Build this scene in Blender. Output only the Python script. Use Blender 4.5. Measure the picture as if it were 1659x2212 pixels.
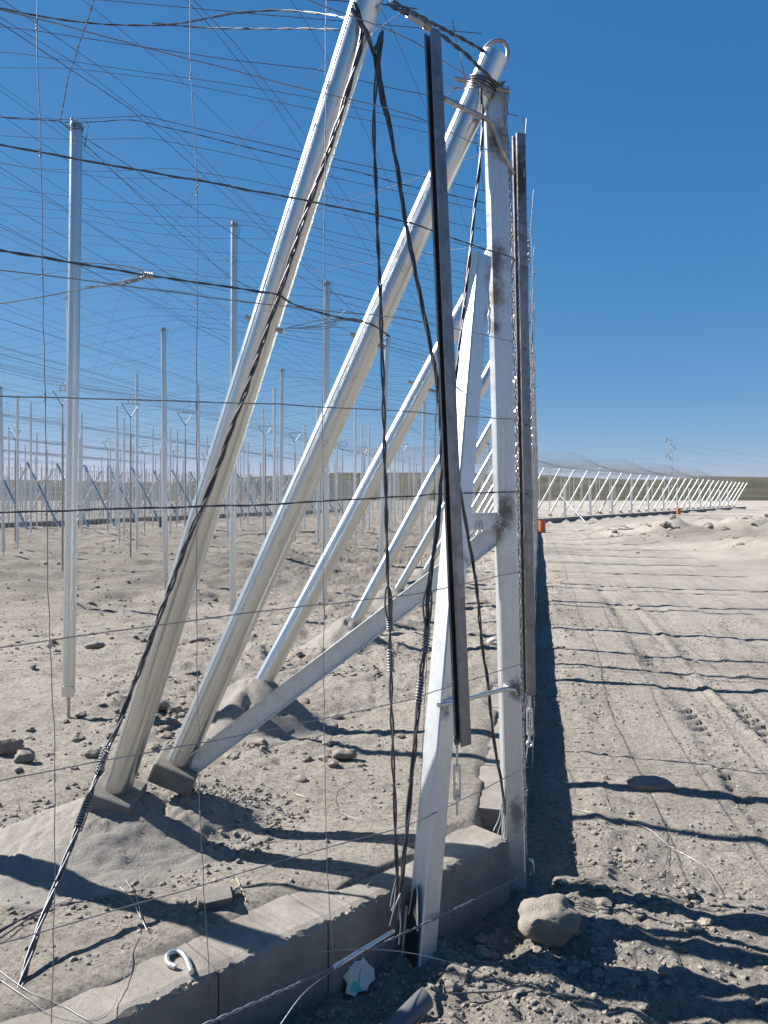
import bpy, math, random
import numpy as np
from mathutils import Vector, Matrix

random.seed(7)
rng = np.random.default_rng(11)
SC = bpy.context.scene
COL = SC.collection
for o in list(bpy.data.objects):
    bpy.data.objects.remove(o)

# ------------------------------------------------------------------ camera
EYE = 1.5                      # eye height over the soil inside the structure
CX, HZ, FP = 829.5, 1072.0, 1726.0      # calibration of the 1659 x 2212 view
cam = bpy.data.cameras.new('camera')
cam.sensor_fit = 'VERTICAL'
cam.sensor_height = 36.0
cam.lens = 36.0 * FP / 2212.0
cam.shift_y = -(1106.0 - HZ) / 2212.0 * 1.0
cam.clip_start = 0.05
cam.clip_end = 6000
camo = bpy.data.objects.new('camera', cam)
COL.objects.link(camo)
camo.location = (0, 0, EYE)
camo.rotation_euler = (math.radians(90), 0, 0)
SC.camera = camo

# ------------------------------------------------------------------ light
SUN_EL = math.radians(38)
SUN_A = math.radians(19)       # sun stands left of the view and a little beyond
sun_dir = Vector((-math.cos(SUN_A) * math.cos(SUN_EL), math.sin(SUN_A) * math.cos(SUN_EL), math.sin(SUN_EL)))
world = bpy.data.worlds.new('World')
SC.world = world
world.use_nodes = True
wn = world.node_tree
wn.nodes.clear()
sky = wn.nodes.new('ShaderNodeTexSky')
sky.sky_type = 'NISHITA'
sky.sun_disc = False
sky.sun_elevation = SUN_EL
sky.sun_rotation = math.atan2(sun_dir.x, sun_dir.y)
sky.altitude = 0
sky.air_density = 0.7
sky.dust_density = 0.0
sky.ozone_density = 4.0
bg = wn.nodes.new('ShaderNodeBackground')
bg.inputs['Strength'].default_value = 0.0505
wo = wn.nodes.new('ShaderNodeOutputWorld')
# the camera's colour response: deeper blue aloft, less glare at the horizon, the same all round the sky
sep = wn.nodes.new('ShaderNodeSeparateColor'); comb = wn.nodes.new('ShaderNodeCombineColor')
wn.links.new(sky.outputs['Color'], sep.inputs[0])
for k_, (pw, ml) in enumerate(((1.2, 0.515), (0.65, 1.24), (0.42, 2.39))):
    mp1 = wn.nodes.new('ShaderNodeMath'); mp1.operation = 'POWER'; mp1.inputs[1].default_value = pw
    mp2 = wn.nodes.new('ShaderNodeMath'); mp2.operation = 'MULTIPLY'; mp2.inputs[1].default_value = ml
    wn.links.new(sep.outputs[k_], mp1.inputs[0]); wn.links.new(mp1.outputs[0], mp2.inputs[0]); wn.links.new(mp2.outputs[0], comb.inputs[k_])
wn.links.new(comb.outputs[0], bg.inputs['Color'])
wn.links.new(bg.outputs['Background'], wo.inputs['Surface'])
sl = bpy.data.lights.new('sun', 'SUN')
sl.energy = 5.0
sl.angle = math.radians(0.53)
sl.color = (1.0, 0.965, 0.915)
so = bpy.data.objects.new('sun', sl)
COL.objects.link(so)
so.rotation_euler = sun_dir.to_track_quat('Z', 'Y').to_euler()
so.location = (-20, 10, 20)
SC.view_settings.view_transform = 'Standard'
SC.view_settings.look = 'None'
SC.view_settings.gamma = 1.0
SC.view_settings.exposure = 1.32
SC.view_settings.use_curve_mapping = False


# ------------------------------------------------------------------ helpers
def D(u, v, Y):
    """world point at depth Y seen at (u, v) of the measured view"""
    return Vector(((u - CX) / FP * Y, Y, EYE + (HZ - v) / FP * Y))


def vnoise(x, y, seed=0):
    x = np.asarray(x, float); y = np.asarray(y, float)
    xi = np.floor(x).astype(np.int64); yi = np.floor(y).astype(np.int64)
    fx = x - xi; fy = y - yi
    fx = fx * fx * (3 - 2 * fx); fy = fy * fy * (3 - 2 * fy)

    def h(i, j):
        n = (i * 374761393 + j * 668265263 + seed * 982451653) & 0x7fffffff
        n = ((n ^ (n >> 13)) * 1274126177) & 0x7fffffff
        n = (n ^ (n >> 16)) & 0xffff
        return n / 32767.5 - 1.0
    a = h(xi, yi); b = h(xi + 1, yi); c = h(xi, yi + 1); d = h(xi + 1, yi + 1)
    return (a * (1 - fx) + b * fx) * (1 - fy) + (c * (1 - fx) + d * fx) * fy


def sstep(a, b, x):
    t = np.clip((x - a) / (b - a), 0, 1)
    return t * t * (3 - 2 * t)


class MB:
    def __init__(self):
        self.v = []; self.f = []; self.s = []

    def add(self, verts, faces, smooth=False):
        n = len(self.v)
        self.v.extend([tuple(p) for p in verts])
        self.f.extend([tuple(i + n for i in f) for f in faces])
        self.s.extend([smooth] * len(faces))
        return self

    def tube(self, pts, r, sides=8, caps=True, smooth=True, taper=None):
        pts = [Vector(p) for p in pts]
        n = len(pts)
        t = (pts[1] - pts[0]).normalized()
        a = Vector((0, 0, 1)) if abs(t.z) < 0.9 else Vector((1, 0, 0))
        nx = t.cross(a).normalized()
        rings = []
        for i in range(n):
            if i == 0: t2 = (pts[1] - pts[0]).normalized()
            elif i == n - 1: t2 = (pts[-1] - pts[-2]).normalized()
            else: t2 = ((pts[i + 1] - pts[i]).normalized() + (pts[i] - pts[i - 1]).normalized())
            if t2.length < 1e-6: t2 = t
            t2.normalize()
            nx = (nx - t2 * nx.dot(t2)).normalized()
            ny = t2.cross(nx)
            rr = r if taper is None else r * (1 + (taper - 1) * i / (n - 1))
            rings.append([pts[i] + (nx * math.cos(k * 2 * math.pi / sides) + ny * math.sin(k * 2 * math.pi / sides)) * rr for k in range(sides)])
        vs = [p for ring in rings for p in ring]
        fs = []
        for i in range(n - 1):
            for k in range(sides):
                k2 = (k + 1) % sides
                fs.append((i * sides + k, i * sides + k2, (i + 1) * sides + k2, (i + 1) * sides + k))
        self.add(vs, fs, smooth)
        if caps:
            self.add(rings[0], [tuple(range(sides))[::-1]])
            self.add(rings[-1], [tuple(range(sides))])
        return self

    def extrude(self, prof, p0, p1, xd, closed=True):
        """closed 2-D outline swept from p0 to p1; xd = direction of the outline's x axis"""
        p0 = Vector(p0); p1 = Vector(p1)
        t = (p1 - p0).normalized()
        x = Vector(xd); x = (x - t * x.dot(t)).normalized()
        y = t.cross(x)
        n = len(prof)
        a = [p0 + x * q[0] + y * q[1] for q in prof]
        b = [p1 + x * q[0] + y * q[1] for q in prof]
        for k in range(n):
            k2 = (k + 1) % n
            self.add([a[k], a[k2], b[k2], b[k]], [(0, 1, 2, 3)])
        if closed:
            self.add(a, [tuple(range(n))[::-1]])
            self.add(b, [tuple(range(n))])
        return self

    def box(self, c, x, y, z):
        """box: centre and three half-axis vectors"""
        c = Vector(c); x = Vector(x); y = Vector(y); z = Vector(z)
        vs = [c + x * i + y * j + z * k for i in (-1, 1) for j in (-1, 1) for k in (-1, 1)]
        self.add(vs, [(0, 1, 3, 2), (4, 6, 7, 5), (0, 4, 5, 1), (2, 3, 7, 6), (0, 2, 6, 4), (1, 5, 7, 3)])
        return self

    def build(self, name, mat, parent=None, origin=None):
        me = bpy.data.meshes.new(name)
        if parent is not None:
            inv = parent.matrix_world.inverted()
            vs = [inv @ Vector(p) for p in self.v]
        elif origin is not None:
            og = Vector(origin)
            vs = [Vector(p) - og for p in self.v]
        else:
            vs = self.v
        me.from_pydata([tuple(p) for p in vs], [], self.f)
        me.polygons.foreach_set('use_smooth', self.s)
        me.materials.append(mat)
        me.update()
        o = bpy.data.objects.new(name, me)
        COL.objects.link(o)
        if parent is not None:
            o.parent = parent
        elif origin is not None:
            o.location = origin
        return o


def np_mesh(name, verts, faces, mat, smooth=True, parent=None):
    me = bpy.data.meshes.new(name)
    verts = np.asarray(verts, np.float32); faces = np.asarray(faces, np.int32)
    me.vertices.add(len(verts)); me.vertices.foreach_set('co', verts.ravel())
    k = faces.shape[1]
    me.loops.add(faces.size); me.loops.foreach_set('vertex_index', faces.ravel())
    me.polygons.add(len(faces))
    me.polygons.foreach_set('loop_start', np.arange(0, faces.size, k, dtype=np.int32))
    me.polygons.foreach_set('use_smooth', np.full(len(faces), smooth))
    me.update(calc_edges=True)
    me.validate()
    me.materials.append(mat)
    o = bpy.data.objects.new(name, me)
    COL.objects.link(o)
    if parent is not None: o.parent = parent
    return o


def tag(o, label=None, cat=None, group=None, kind=None):
    if label: o['label'] = label
    if cat: o['category'] = cat
    if group: o['group'] = group
    if kind: o['kind'] = kind
    return o


def empty(name, loc, label=None, cat=None, group=None):
    o = bpy.data.objects.new(name, None)
    COL.objects.link(o)
    o.location = loc
    o.empty_display_size = 0.1
    o.matrix_world = Matrix.Translation(Vector(loc))
    return tag(o, label, cat, group)


def copy_tree(o, parent=None):
    c = o.copy(); COL.objects.link(c); c.parent = parent
    for ch in o.children: copy_tree(ch, c)
    return c


def spline(pts, step):
    """Catmull-Rom resampling"""
    P = [Vector(p) for p in pts]
    P = [P[0] * 2 - P[1]] + P + [P[-1] * 2 - P[-2]]
    out = []
    for i in range(1, len(P) - 2):
        a, b, c, d = P[i - 1:i + 3]
        n = max(1, int((c - b).length / step))
        for k in range(n):
            t = k / n
            out.append(0.5 * ((2 * b) + (c - a) * t + (2 * a - 5 * b + 4 * c - d) * t * t + (3 * b - a - 3 * c + d) * t ** 3))
    out.append(P[-2])
    return out


def strands(mb, pts, R, r, n=3, pitch=0.14, sides=5, step=None, ph0=0.0):
    path = spline(pts, step or pitch / 8)
    L = 0.0
    nx = None
    res = [[] for _ in range(n)]
    for i, p in enumerate(path):
        t = (path[min(i + 1, len(path) - 1)] - path[max(i - 1, 0)]).normalized()
        if nx is None:
            a = Vector((0, 0, 1)) if abs(t.z) < 0.9 else Vector((1, 0, 0))
            nx = t.cross(a).normalized()
        nx = (nx - t * nx.dot(t)).normalized()
        ny = t.cross(nx)
        if i: L += (p - path[i - 1]).length
        for k in range(n):
            w = ph0 + L / pitch * 2 * math.pi + k * 2 * math.pi / n
            w += 0.6 * math.sin(L * 7.3 + k)
            rr = R * (1 + 0.25 * math.sin(L * 5.1 + 2 * k))
            res[k].append(p + (nx * math.cos(w) + ny * math.sin(w)) * rr)
    for q in res: mb.tube(q, r, sides)
    return mb


def coil(mb, p0, p1, R, r, turns, sides=5):
    p0 = Vector(p0); p1 = Vector(p1)
    t = (p1 - p0).normalized()
    x = t.cross(Vector((0.3, 1, 0.1))).normalized(); y = t.cross(x)
    pts = []
    n = int(turns * 10)
    for i in range(n + 1):
        w = i / 10 * 2 * math.pi
        pts.append(p0 + (p1 - p0) * (i / n) + (x * math.cos(w) + y * math.sin(w)) * R)
    return mb.tube(pts, r, sides)


# ------------------------------------------------------------------ materials
def nodes(name):
    m = bpy.data.materials.new(name)
    m.use_nodes = True
    nt = m.node_tree
    b = nt.nodes['Principled BSDF']
    return m, nt, b


def N(nt, t, **kw):
    n = nt.nodes.new(t)
    for k, v in kw.items():
        if k in n.inputs: n.inputs[k].default_value = v
        else: setattr(n, k, v)
    return n


def ramp(nt, src, stops):
    r = nt.nodes.new('ShaderNodeValToRGB')
    e = r.color_ramp.elements
    while len(e) < len(stops): e.new(0.5)
    for i, (p, c) in enumerate(stops):
        e[i].position = p
        e[i].color = (c[0], c[1], c[2], 1) if hasattr(c, '__len__') else (c, c, c, 1)
    nt.links.new(src, r.inputs[0])
    return r.outputs[0]


def mix(nt, fac, a, b, mode='MIX'):
    m = nt.nodes.new('ShaderNodeMix'); m.data_type = 'RGBA'; m.blend_type = mode
    for sock, v in ((m.inputs[0], fac), (m.inputs[6], a), (m.inputs[7], b)):
        if hasattr(v, 'links') or isinstance(v, bpy.types.NodeSocket): nt.links.new(v, sock)
        elif hasattr(v, '__len__'): sock.default_value = (v[0], v[1], v[2], 1)
        else: sock.default_value = v
    return m.outputs[2]


def noise(nt, co, scale, detail=4, rough=0.55, dist=0.0):
    n = N(nt, 'ShaderNodeTexNoise', Scale=scale, Detail=detail, Roughness=rough, Distortion=dist)
    if co is not None: nt.links.new(co, n.inputs['Vector'])
    return n.outputs['Fac']


def bump(nt, b, h, strength, dist):
    bp = N(nt, 'ShaderNodeBump', Strength=strength, Distance=dist)
    nt.links.new(h, bp.inputs['Height'])
    nt.links.new(bp.outputs['Normal'], b.inputs['Normal'])


def metal(name, c, rough, metallic=0.9, spangle=60.0, var=0.12, dirt=0.0, dirtcol=(0.30, 0.27, 0.22), stains=(), streak=0.0, bmp=0.03):
    """zinc / steel with spangle, streaks, dust and weld scorch (stains: centre in object space, radius, stretch z)"""
    m, nt, b = nodes(name)
    tc = N(nt, 'ShaderNodeTexCoord')
    co = tc.outputs['Object']
    vo = N(nt, 'ShaderNodeTexVoronoi', Scale=spangle)
    nt.links.new(co, vo.inputs['Vector'])
    sp = N(nt, 'ShaderNodeSeparateColor')
    nt.links.new(vo.outputs['Color'], sp.inputs[0])
    big = noise(nt, co, 5.0, 5, 0.6)
    v = mix(nt, 0.5, sp.outputs[0], big)
    lo = [x * (1 - var) for x in c]; hi = [min(1, x * (1 + var)) for x in c]
    colr = ramp(nt, v, [(0.2, lo), (0.8, hi)])
    if streak:
        mp = N(nt, 'ShaderNodeMapping'); mp.inputs['Scale'].default_value = (1, 1, 0.03)
        nt.links.new(co, mp.inputs[0])
        s = ramp(nt, noise(nt, mp.outputs[0], 55.0, 4, 0.7), [(0.42, 0.0), (0.7, 1.0)])
        mm = N(nt, 'ShaderNodeMath', operation='MULTIPLY'); mm.inputs[1].default_value = streak
        nt.links.new(s, mm.inputs[0])
        colr = mix(nt, mm.outputs[0], colr, [x * 0.62 for x in c])
    rg = ramp(nt, big, [(0.2, rough * 0.95), (0.8, min(1, rough * 1.06))])
    met = metallic
    if dirt:
        d = ramp(nt, noise(nt, co, 11.0, 6, 0.7), [(0.5, 0.0), (0.75, 1.0)])
        mm = N(nt, 'ShaderNodeMath', operation='MULTIPLY'); mm.inputs[1].default_value = dirt
        nt.links.new(d, mm.inputs[0])
        colr = mix(nt, mm.outputs[0], colr, dirtcol)
        rg = mix(nt, mm.outputs[0], rg, (0.85, 0.85, 0.85))
    for (cx, cy, cz), rad, st, scol in stains:
        mp = N(nt, 'ShaderNodeMapping')
        mp.inputs['Location'].default_value = (-cx, -cy, -cz / st)
        mp.inputs['Scale'].default_value = (1, 1, 1 / st)
        nt.links.new(co, mp.inputs[0])
        ln = N(nt, 'ShaderNodeVectorMath', operation='LENGTH')
        nt.links.new(mp.outputs[0], ln.inputs[0])
        ad = N(nt, 'ShaderNodeMath', operation='MULTIPLY_ADD'); ad.inputs[1].default_value = rad * 2.4; ad.inputs[2].default_value = -rad * 1.2
        nt.links.new(noise(nt, co, 34.0, 8, 0.85), ad.inputs[0])
        su = N(nt, 'ShaderNodeMath', operation='ADD')
        nt.links.new(ln.outputs['Value'], su.inputs[0]); nt.links.new(ad.outputs[0], su.inputs[1])
        f = ramp(nt, su.outputs[0], [(rad * 0.25, 0.75), (min(0.99, rad * 0.85), 0.0)])
        colr = mix(nt, f, colr, scol)
        rg = mix(nt, f, rg, (0.75, 0.75, 0.75))
    nt.links.new(colr, b.inputs['Base Color'])
    nt.links.new(rg, b.inputs['Roughness'])
    b.inputs['Metallic'].default_value = met
    if bmp: bump(nt, b, noise(nt, co, 60.0, 3), bmp, 0.003)
    return m


def mineral(name, c1, c2, s1, s2, bs=0.6, bd=0.01, rough=0.92, speck=0.0, gen='Object', scale2=160.0, fine=0.6):
    m, nt, b = nodes(name)
    tc = N(nt, 'ShaderNodeTexCoord'); co = tc.outputs[gen]
    f1 = noise(nt, co, s1, 6, 0.6); f2 = noise(nt, co, s2, 8, 0.7)
    c = mix(nt, ramp(nt, f1, [(0.35, 0.0), (0.65, 1.0)]), c1, c2)
    c = mix(nt, fine, c, ramp(nt, f2, [(0.25, 0.62), (0.75, 1.25)]), 'MULTIPLY')
    if speck:
        vo = N(nt, 'ShaderNodeTexVoronoi', Scale=scale2); nt.links.new(co, vo.inputs['Vector'])
        k = ramp(nt, vo.outputs['Distance'], [(0.0, 0.55), (0.35, 1.0)])
        c = mix(nt, speck, c, k, 'MULTIPLY')
    nt.links.new(c, b.inputs['Base Color'])
    b.inputs['Roughness'].default_value = rough
    b.inputs['Specular IOR Level'].default_value = 0.25
    h = mix(nt, 0.5, noise(nt, co, s2, 8, 0.75), noise(nt, co, scale2, 4, 0.7))
    bump(nt, b, h, bs, bd)
    return m


def plain(name, c, rough=0.5, metallic=0.0, var=0.25, scale=20.0):
    m, nt, b = nodes(name)
    co = N(nt, 'ShaderNodeTexCoord').outputs['Object']
    f = noise(nt, co, scale, 5, 0.65)
    nt.links.new(ramp(nt, f, [(0.3, [x * (1 - var) for x in c]), (0.7, [min(1, x * (1 + var)) for x in c])]), b.inputs['Base Color'])
    b.inputs['Roughness'].default_value = rough
    b.inputs['Metallic'].default_value = metallic
    return m


SCORCH = (0.070, 0.052, 0.036)
RUST = (0.16, 0.10, 0.055)
M = {}
M['zinc'] = metal('galvanized_steel', (0.585, 0.60, 0.585), 0.30, 1.0, 70, 0.015, dirt=0.0, streak=0.22, bmp=0.0)
M['zinc_far'] = plain('galvanized_steel_distant', (0.62, 0.63, 0.62), 0.36, 0.9, 0.04)
M['zinc_post'] = metal('galvanized_ribbed_steel', (0.56, 0.585, 0.59), 0.32, 0.95, 70, 0.04, dirt=0.08, streak=0.3)
M['wire'] = plain('galvanized_wire', (0.25, 0.255, 0.27), 0.5, 0.75, 0.15)
M['wire_dark'] = plain('weathered_strand_wire', (0.10, 0.10, 0.112), 0.45, 0.75, 0.25, 60)
M['wire_new'] = plain('bright_tie_wire', (0.40, 0.39, 0.37), 0.45, 0.8, 0.1)
M['rail'] = metal('bare_rolled_steel', (0.235, 0.235, 0.25), 0.42, 0.85, 30, 0.25, dirt=0.35, dirtcol=(0.22, 0.19, 0.16), streak=0.5)
M['rod'] = metal('dull_round_bar', (0.38, 0.36, 0.34), 0.45, 0.8, 40, 0.2, dirt=0.4, dirtcol=(0.26, 0.20, 0.15))
M['hookzinc'] = metal('bright_galvanized_bar', (0.60, 0.60, 0.59), 0.34, 0.85, 80, 0.06)
M['mortar'] = mineral('poured_mortar', (0.262, 0.238, 0.205), (0.215, 0.198, 0.174), 6, 60, 0.9, 0.012, speck=0.5, scale2=140)
M['concrete'] = mineral('cast_concrete', (0.310, 0.278, 0.238), (0.215, 0.192, 0.162), 5, 45, 0.9, 0.010, speck=0.45, scale2=220, fine=0.45)
M['block'] = mineral('porous_concrete_block', (0.235, 0.213, 0.185), (0.185, 0.168, 0.147), 9, 90, 0.9, 0.008, speck=0.6, scale2=240)
M['clod'] = mineral('dry_clods', (0.245, 0.215, 0.178), (0.18, 0.16, 0.135), 5, 70, 0.8, 0.006)
M['boulder'] = mineral('pale_limestone', (0.37, 0.33, 0.275), (0.26, 0.225, 0.18), 7, 30, 1.0, 0.02)
M['scrub'] = mineral('dry_scrub_hillside', (0.055, 0.056, 0.032), (0.125, 0.108, 0.078), 0.03, 0.35, 0.9, 1.2)
M['orange'] = plain('orange_plastic', (0.44, 0.11, 0.03), 0.45, 0, 0.12, 6)
M['pvc'] = plain('grey_plastic', (0.09, 0.092, 0.10), 0.4, 0, 0.1, 6)
M['tile'] = plain('glazed_white_tile', (0.5, 0.5, 0.45), 0.2, 0, 0.06, 15)
M['green'] = plain('green_glaze', (0.12, 0.42, 0.30), 0.2, 0, 0.1, 15)
M['yellow'] = plain('yellow_glaze', (0.62, 0.58, 0.30), 0.2, 0, 0.1, 15)
M['paper'] = plain('crumpled_white_paper', (0.5, 0.45, 0.42), 0.8, 0, 0.1, 30)
M['ink'] = plain('dark_marker_ink', (0.06, 0.07, 0.09), 0.6, 0, 0.2, 30)
M['pebble'] = mineral('loose_gravel', (0.285, 0.25, 0.208), (0.185, 0.165, 0.14), 3, 40, 0.4, 0.004)
M['straw'] = plain('dry_straw', (0.40, 0.34, 0.22), 0.8, 0, 0.2, 30)


def soil_material():
    m, nt, b = nodes('dry_bare_soil')
    tc = N(nt, 'ShaderNodeTexCoord'); co = tc.outputs['Object']
    patch = noise(nt, co, 0.55, 6, 0.6, 0.4)
    warm = noise(nt, co, 1.7, 5, 0.6)
    c = mix(nt, ramp(nt, patch, [(0.38, 0.0), (0.62, 1.0)]), (0.365, 0.326, 0.277), (0.440, 0.394, 0.334))
    c = mix(nt, ramp(nt, warm, [(0.55, 0.0), (0.75, 0.55)]), c, (0.33, 0.272, 0.208))
    damp = noise(nt, co, 0.11, 5, 0.6, 0.6)
    c = mix(nt, ramp(nt, damp, [(0.50, 0.0), (0.62, 0.6)]), c, (0.19, 0.168, 0.143))
    # turned field further in: shade of back-lit rough soil painted into the colour
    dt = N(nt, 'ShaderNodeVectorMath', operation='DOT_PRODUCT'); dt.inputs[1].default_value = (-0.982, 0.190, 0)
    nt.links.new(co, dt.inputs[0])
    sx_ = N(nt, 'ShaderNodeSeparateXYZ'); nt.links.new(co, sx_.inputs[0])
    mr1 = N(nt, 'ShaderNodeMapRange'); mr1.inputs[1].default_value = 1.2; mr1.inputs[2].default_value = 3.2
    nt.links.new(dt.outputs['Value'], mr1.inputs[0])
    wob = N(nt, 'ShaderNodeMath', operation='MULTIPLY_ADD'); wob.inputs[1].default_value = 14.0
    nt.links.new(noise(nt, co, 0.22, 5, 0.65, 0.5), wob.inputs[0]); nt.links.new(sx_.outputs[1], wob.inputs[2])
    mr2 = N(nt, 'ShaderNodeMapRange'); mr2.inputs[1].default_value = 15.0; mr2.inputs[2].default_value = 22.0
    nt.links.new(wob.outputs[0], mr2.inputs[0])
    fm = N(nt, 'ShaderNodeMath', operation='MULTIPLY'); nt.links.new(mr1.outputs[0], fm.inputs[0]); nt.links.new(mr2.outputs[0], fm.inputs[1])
    field_shade = ramp(nt, noise(nt, co, 1.4, 8, 0.75, 0.3), [(0.35, (0.105, 0.092, 0.078)), (0.62, (0.255, 0.228, 0.194))])
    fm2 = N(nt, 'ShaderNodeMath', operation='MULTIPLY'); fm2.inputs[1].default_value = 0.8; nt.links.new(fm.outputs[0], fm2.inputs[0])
    c = mix(nt, fm2.outputs[0], c, field_shade)
    g = noise(nt, co, 38, 8, 0.75)
    c = mix(nt, 0.8, c, ramp(nt, g, [(0.30, 0.40), (0.66, 1.28)]), 'MULTIPLY')  # tiny shadows between the grains, multiplied into the soil colour
    vo = N(nt, 'ShaderNodeTexVoronoi', Scale=95.0); nt.links.new(co, vo.inputs['Vector'])
    sp = N(nt, 'ShaderNodeSeparateColor'); nt.links.new(vo.outputs['Color'], sp.inputs[0])
    c = mix(nt, ramp(nt, sp.outputs[0], [(0.82, 0.0), (0.9, 0.45)]), c, (0.11, 0.10, 0.088))
    nt.links.new(c, b.inputs['Base Color'])
    b.inputs['Roughness'].default_value = 0.95
    b.inputs['Specular IOR Level'].default_value = 0.15
    h = mix(nt, 0.5, noise(nt, co, 14, 12, 0.78), ramp(nt, noise(nt, co, 75, 8, 0.8, 0.5), [(0.38, 0.0), (0.7, 1.0)]))
    h2 = mix(nt, 0.25, h, noise(nt, co, 3.2, 8, 0.7))
    bump(nt, b, h2, 1.0, 0.030)
    return m


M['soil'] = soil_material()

# ------------------------------------------------------------------ layout of the site
K = Vector((0.545, 3.47))                       # outer top corner of the kerb
FD = Vector((-0.738, -0.674)).normalized()      # along the front kerb, towards the camera's left
LD = Vector((0.190, 0.982)).normalized()        # along the long kerb, into the distance
FN = Vector((FD.y, -FD.x))                      # inward normals
if FN.dot(Vector((-1, 1))) < 0: FN = -FN
LN = Vector((-LD.y, LD.x))
BEND = K + LD * 48.0                            # where the long kerb turns off to the right
RD = Vector((0.56, 0.83)).normalized()
RN = Vector((-RD.y, RD.x))
KW = 0.27                                       # kerb width


def inside(x, y):
    df = (x - K.x) * FN.x + (y - K.y) * FN.y
    dl = (x - K.x) * LN.x + (y - K.y) * LN.y
    dr = (x - BEND.x) * RN.x + (y - BEND.y) * RN.y
    return np.minimum(df, np.maximum(dl, dr))


def ground_z(x, y):
    x = np.asarray(x, float); y = np.asarray(y, float)
    d = inside(x, y)
    t = sstep(0.09, 0.15, d)
    near = 1.0 / (1.0 + (np.hypot(x, y) / 40.0) ** 2)
    big = 0.030 * vnoise(x * 0.9, y * 0.9, 1) + 0.05 * vnoise(x * 0.25, y * 0.25, 2)
    med = 0.014 * vnoise(x * 3.1, y * 3.1, 3) + 0.010 * vnoise(x * 7.3, y * 7.3, 4)
    cl = vnoise(x * 5.0, y * 5.0, 9)
    fine = 0.0060 * vnoise(x * 17, y * 17, 5) + 0.0050 * vnoise(x * 33, y * 33, 6)
    zin = big * 0.7 * sstep(0.25, 1.2, d) + (med * (0.8 + 1.4 * sstep(4.5, 7.5, y)) + fine * (0.9 + 1.2 * sstep(4, 7, y))) * sstep(0.2, 0.45, d)
    rg = np.clip(vnoise(x * 1.1 + 9, y * 2.8, 16) - 0.15, 0, 1) * sstep(4.6, 6.5, y) * sstep(0.5, 1.5, d)
    zin = zin + rg * (0.05 + 0.05 * vnoise(x * 6, y * 6, 17))
    zin = zin + 0.036 * sstep(0.11, 0.22, d + 0.07 * vnoise(x * 2.6, y * 2.6, 71) + 0.03 * vnoise(x * 9, y * 9, 72)) * sstep(0.9, 0.3, d)
    # turned-over rubble strip inside, behind the near mounds
    rb = sstep(1.3, 0.3, np.abs((x + 1.3) + 0.35 * (y - 5.2))) * sstep(1.1, 0.3, np.abs(y - 5.2))
    zin = zin + rb * (0.05 * np.abs(vnoise(x * 4, y * 4, 12)) + 0.035 * np.abs(vnoise(x * 11, y * 11, 13)))
    # low furrows further in
    fr = sstep(6, 9, y) * np.clip(vnoise(x * 0.5 + 3, y * 1.3, 14) - 0.15, 0, 1)
    zin = zin + fr * (0.16 + 0.08 * vnoise(x * 5, y * 5, 15)) * sstep(0.5, 2, d)
    # outside: track beside the kerb
    e = -d
    lvl = -0.225 - 0.02 * sstep(0, 2, e) + 0.05 * sstep(3, 7, e)
    rough = sstep(4.4, 2.4, y) * 1.0
    zout = lvl + big * (0.35 + 0.45 * rough) + med * (0.45 + 1.8 * rough) + fine * (0.9 + 1.4 * rough)
    zout = zout + rough * (0.03 * np.abs(cl) + 0.05 * np.clip(vnoise(x * 2.3, y * 2.3, 21), 0, 1) * sstep(0.5, 1.1, e))
    lip = np.exp(-((e - 0.42 - 0.10 * vnoise(x * 2, y * 2, 31)) / 0.12) ** 2) * 0.012 * (1 + vnoise(x * 1.1, y * 1.1, 32))
    zout = zout + lip * (1 + 0.8 * vnoise(x * 14, y * 14, 33))
    zout = zout - 0.035 * sstep(0.40, 0.05, e)
    zout = zout + 0.055 * np.exp(-((x - 0.135) ** 2 + (y - 2.98) ** 2) / 0.05)
    # tyre tracks with lugs, parallel to the long kerb
    s = (x - K.x) * LD.x + (y - K.y) * LD.y
    q = -((x - K.x) * LN.x + (y - K.y) * LN.y) + 0.06 * vnoise(s * 0.4, s * 0, 44)
    for qc, w, dp in ((1.40, 0.18, 0.042), (1.86, 0.17, 0.030), (2.75, 0.22, 0.028), (4.1, 0.24, 0.03)):
        a = np.abs(q - qc)
        m = sstep(w + 0.05, w - 0.02, a) * sstep(-1.2, 0.3, s)
        side = np.sign(q - qc)
        lug = sstep(0.0, 0.4, np.sin((s + side * (q - qc) * 0.9) * 2 * np.pi / 0.17)) * sstep(0.03, 0.06, a)
        keep = sstep(-0.30, 0.45, vnoise(s * 0.9, q * 4 + qc * 9, 47) + 0.35 * vnoise(s * 5, q * 9, 49))
        zout = zout - m * (0.012 + dp * lug * keep) + 0.008 * np.exp(-((a - w - 0.06) / 0.05) ** 2) * sstep(-1.2, 0.3, s) * (0.5 + vnoise(x * 9, y * 9, 48))
    # spoil heaps right of the track
    hp = sstep(9, 2.5, np.hypot((x - 17.5) / 1.3, (y - 33) / 1.9)) + 0.7 * sstep(5, 1, np.hypot((x - 14.5) / 1.1, (y - 24) / 1.2))
    zout = zout + hp * (0.40 + 0.34 * vnoise(x * 0.8, y * 0.8, 51) + 0.30 * np.abs(vnoise(x * 2.2, y * 2.2, 52)) + 0.10 * vnoise(x * 5, y * 5, 53))
    return zin * t + zout * (1 - t)


# ------------------------------------------------------------------ ground sheet
def axis(lo, hi, f):
    v = [lo]
    while v[-1] < hi: v.append(v[-1] + f(v[-1]))
    return v


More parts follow.
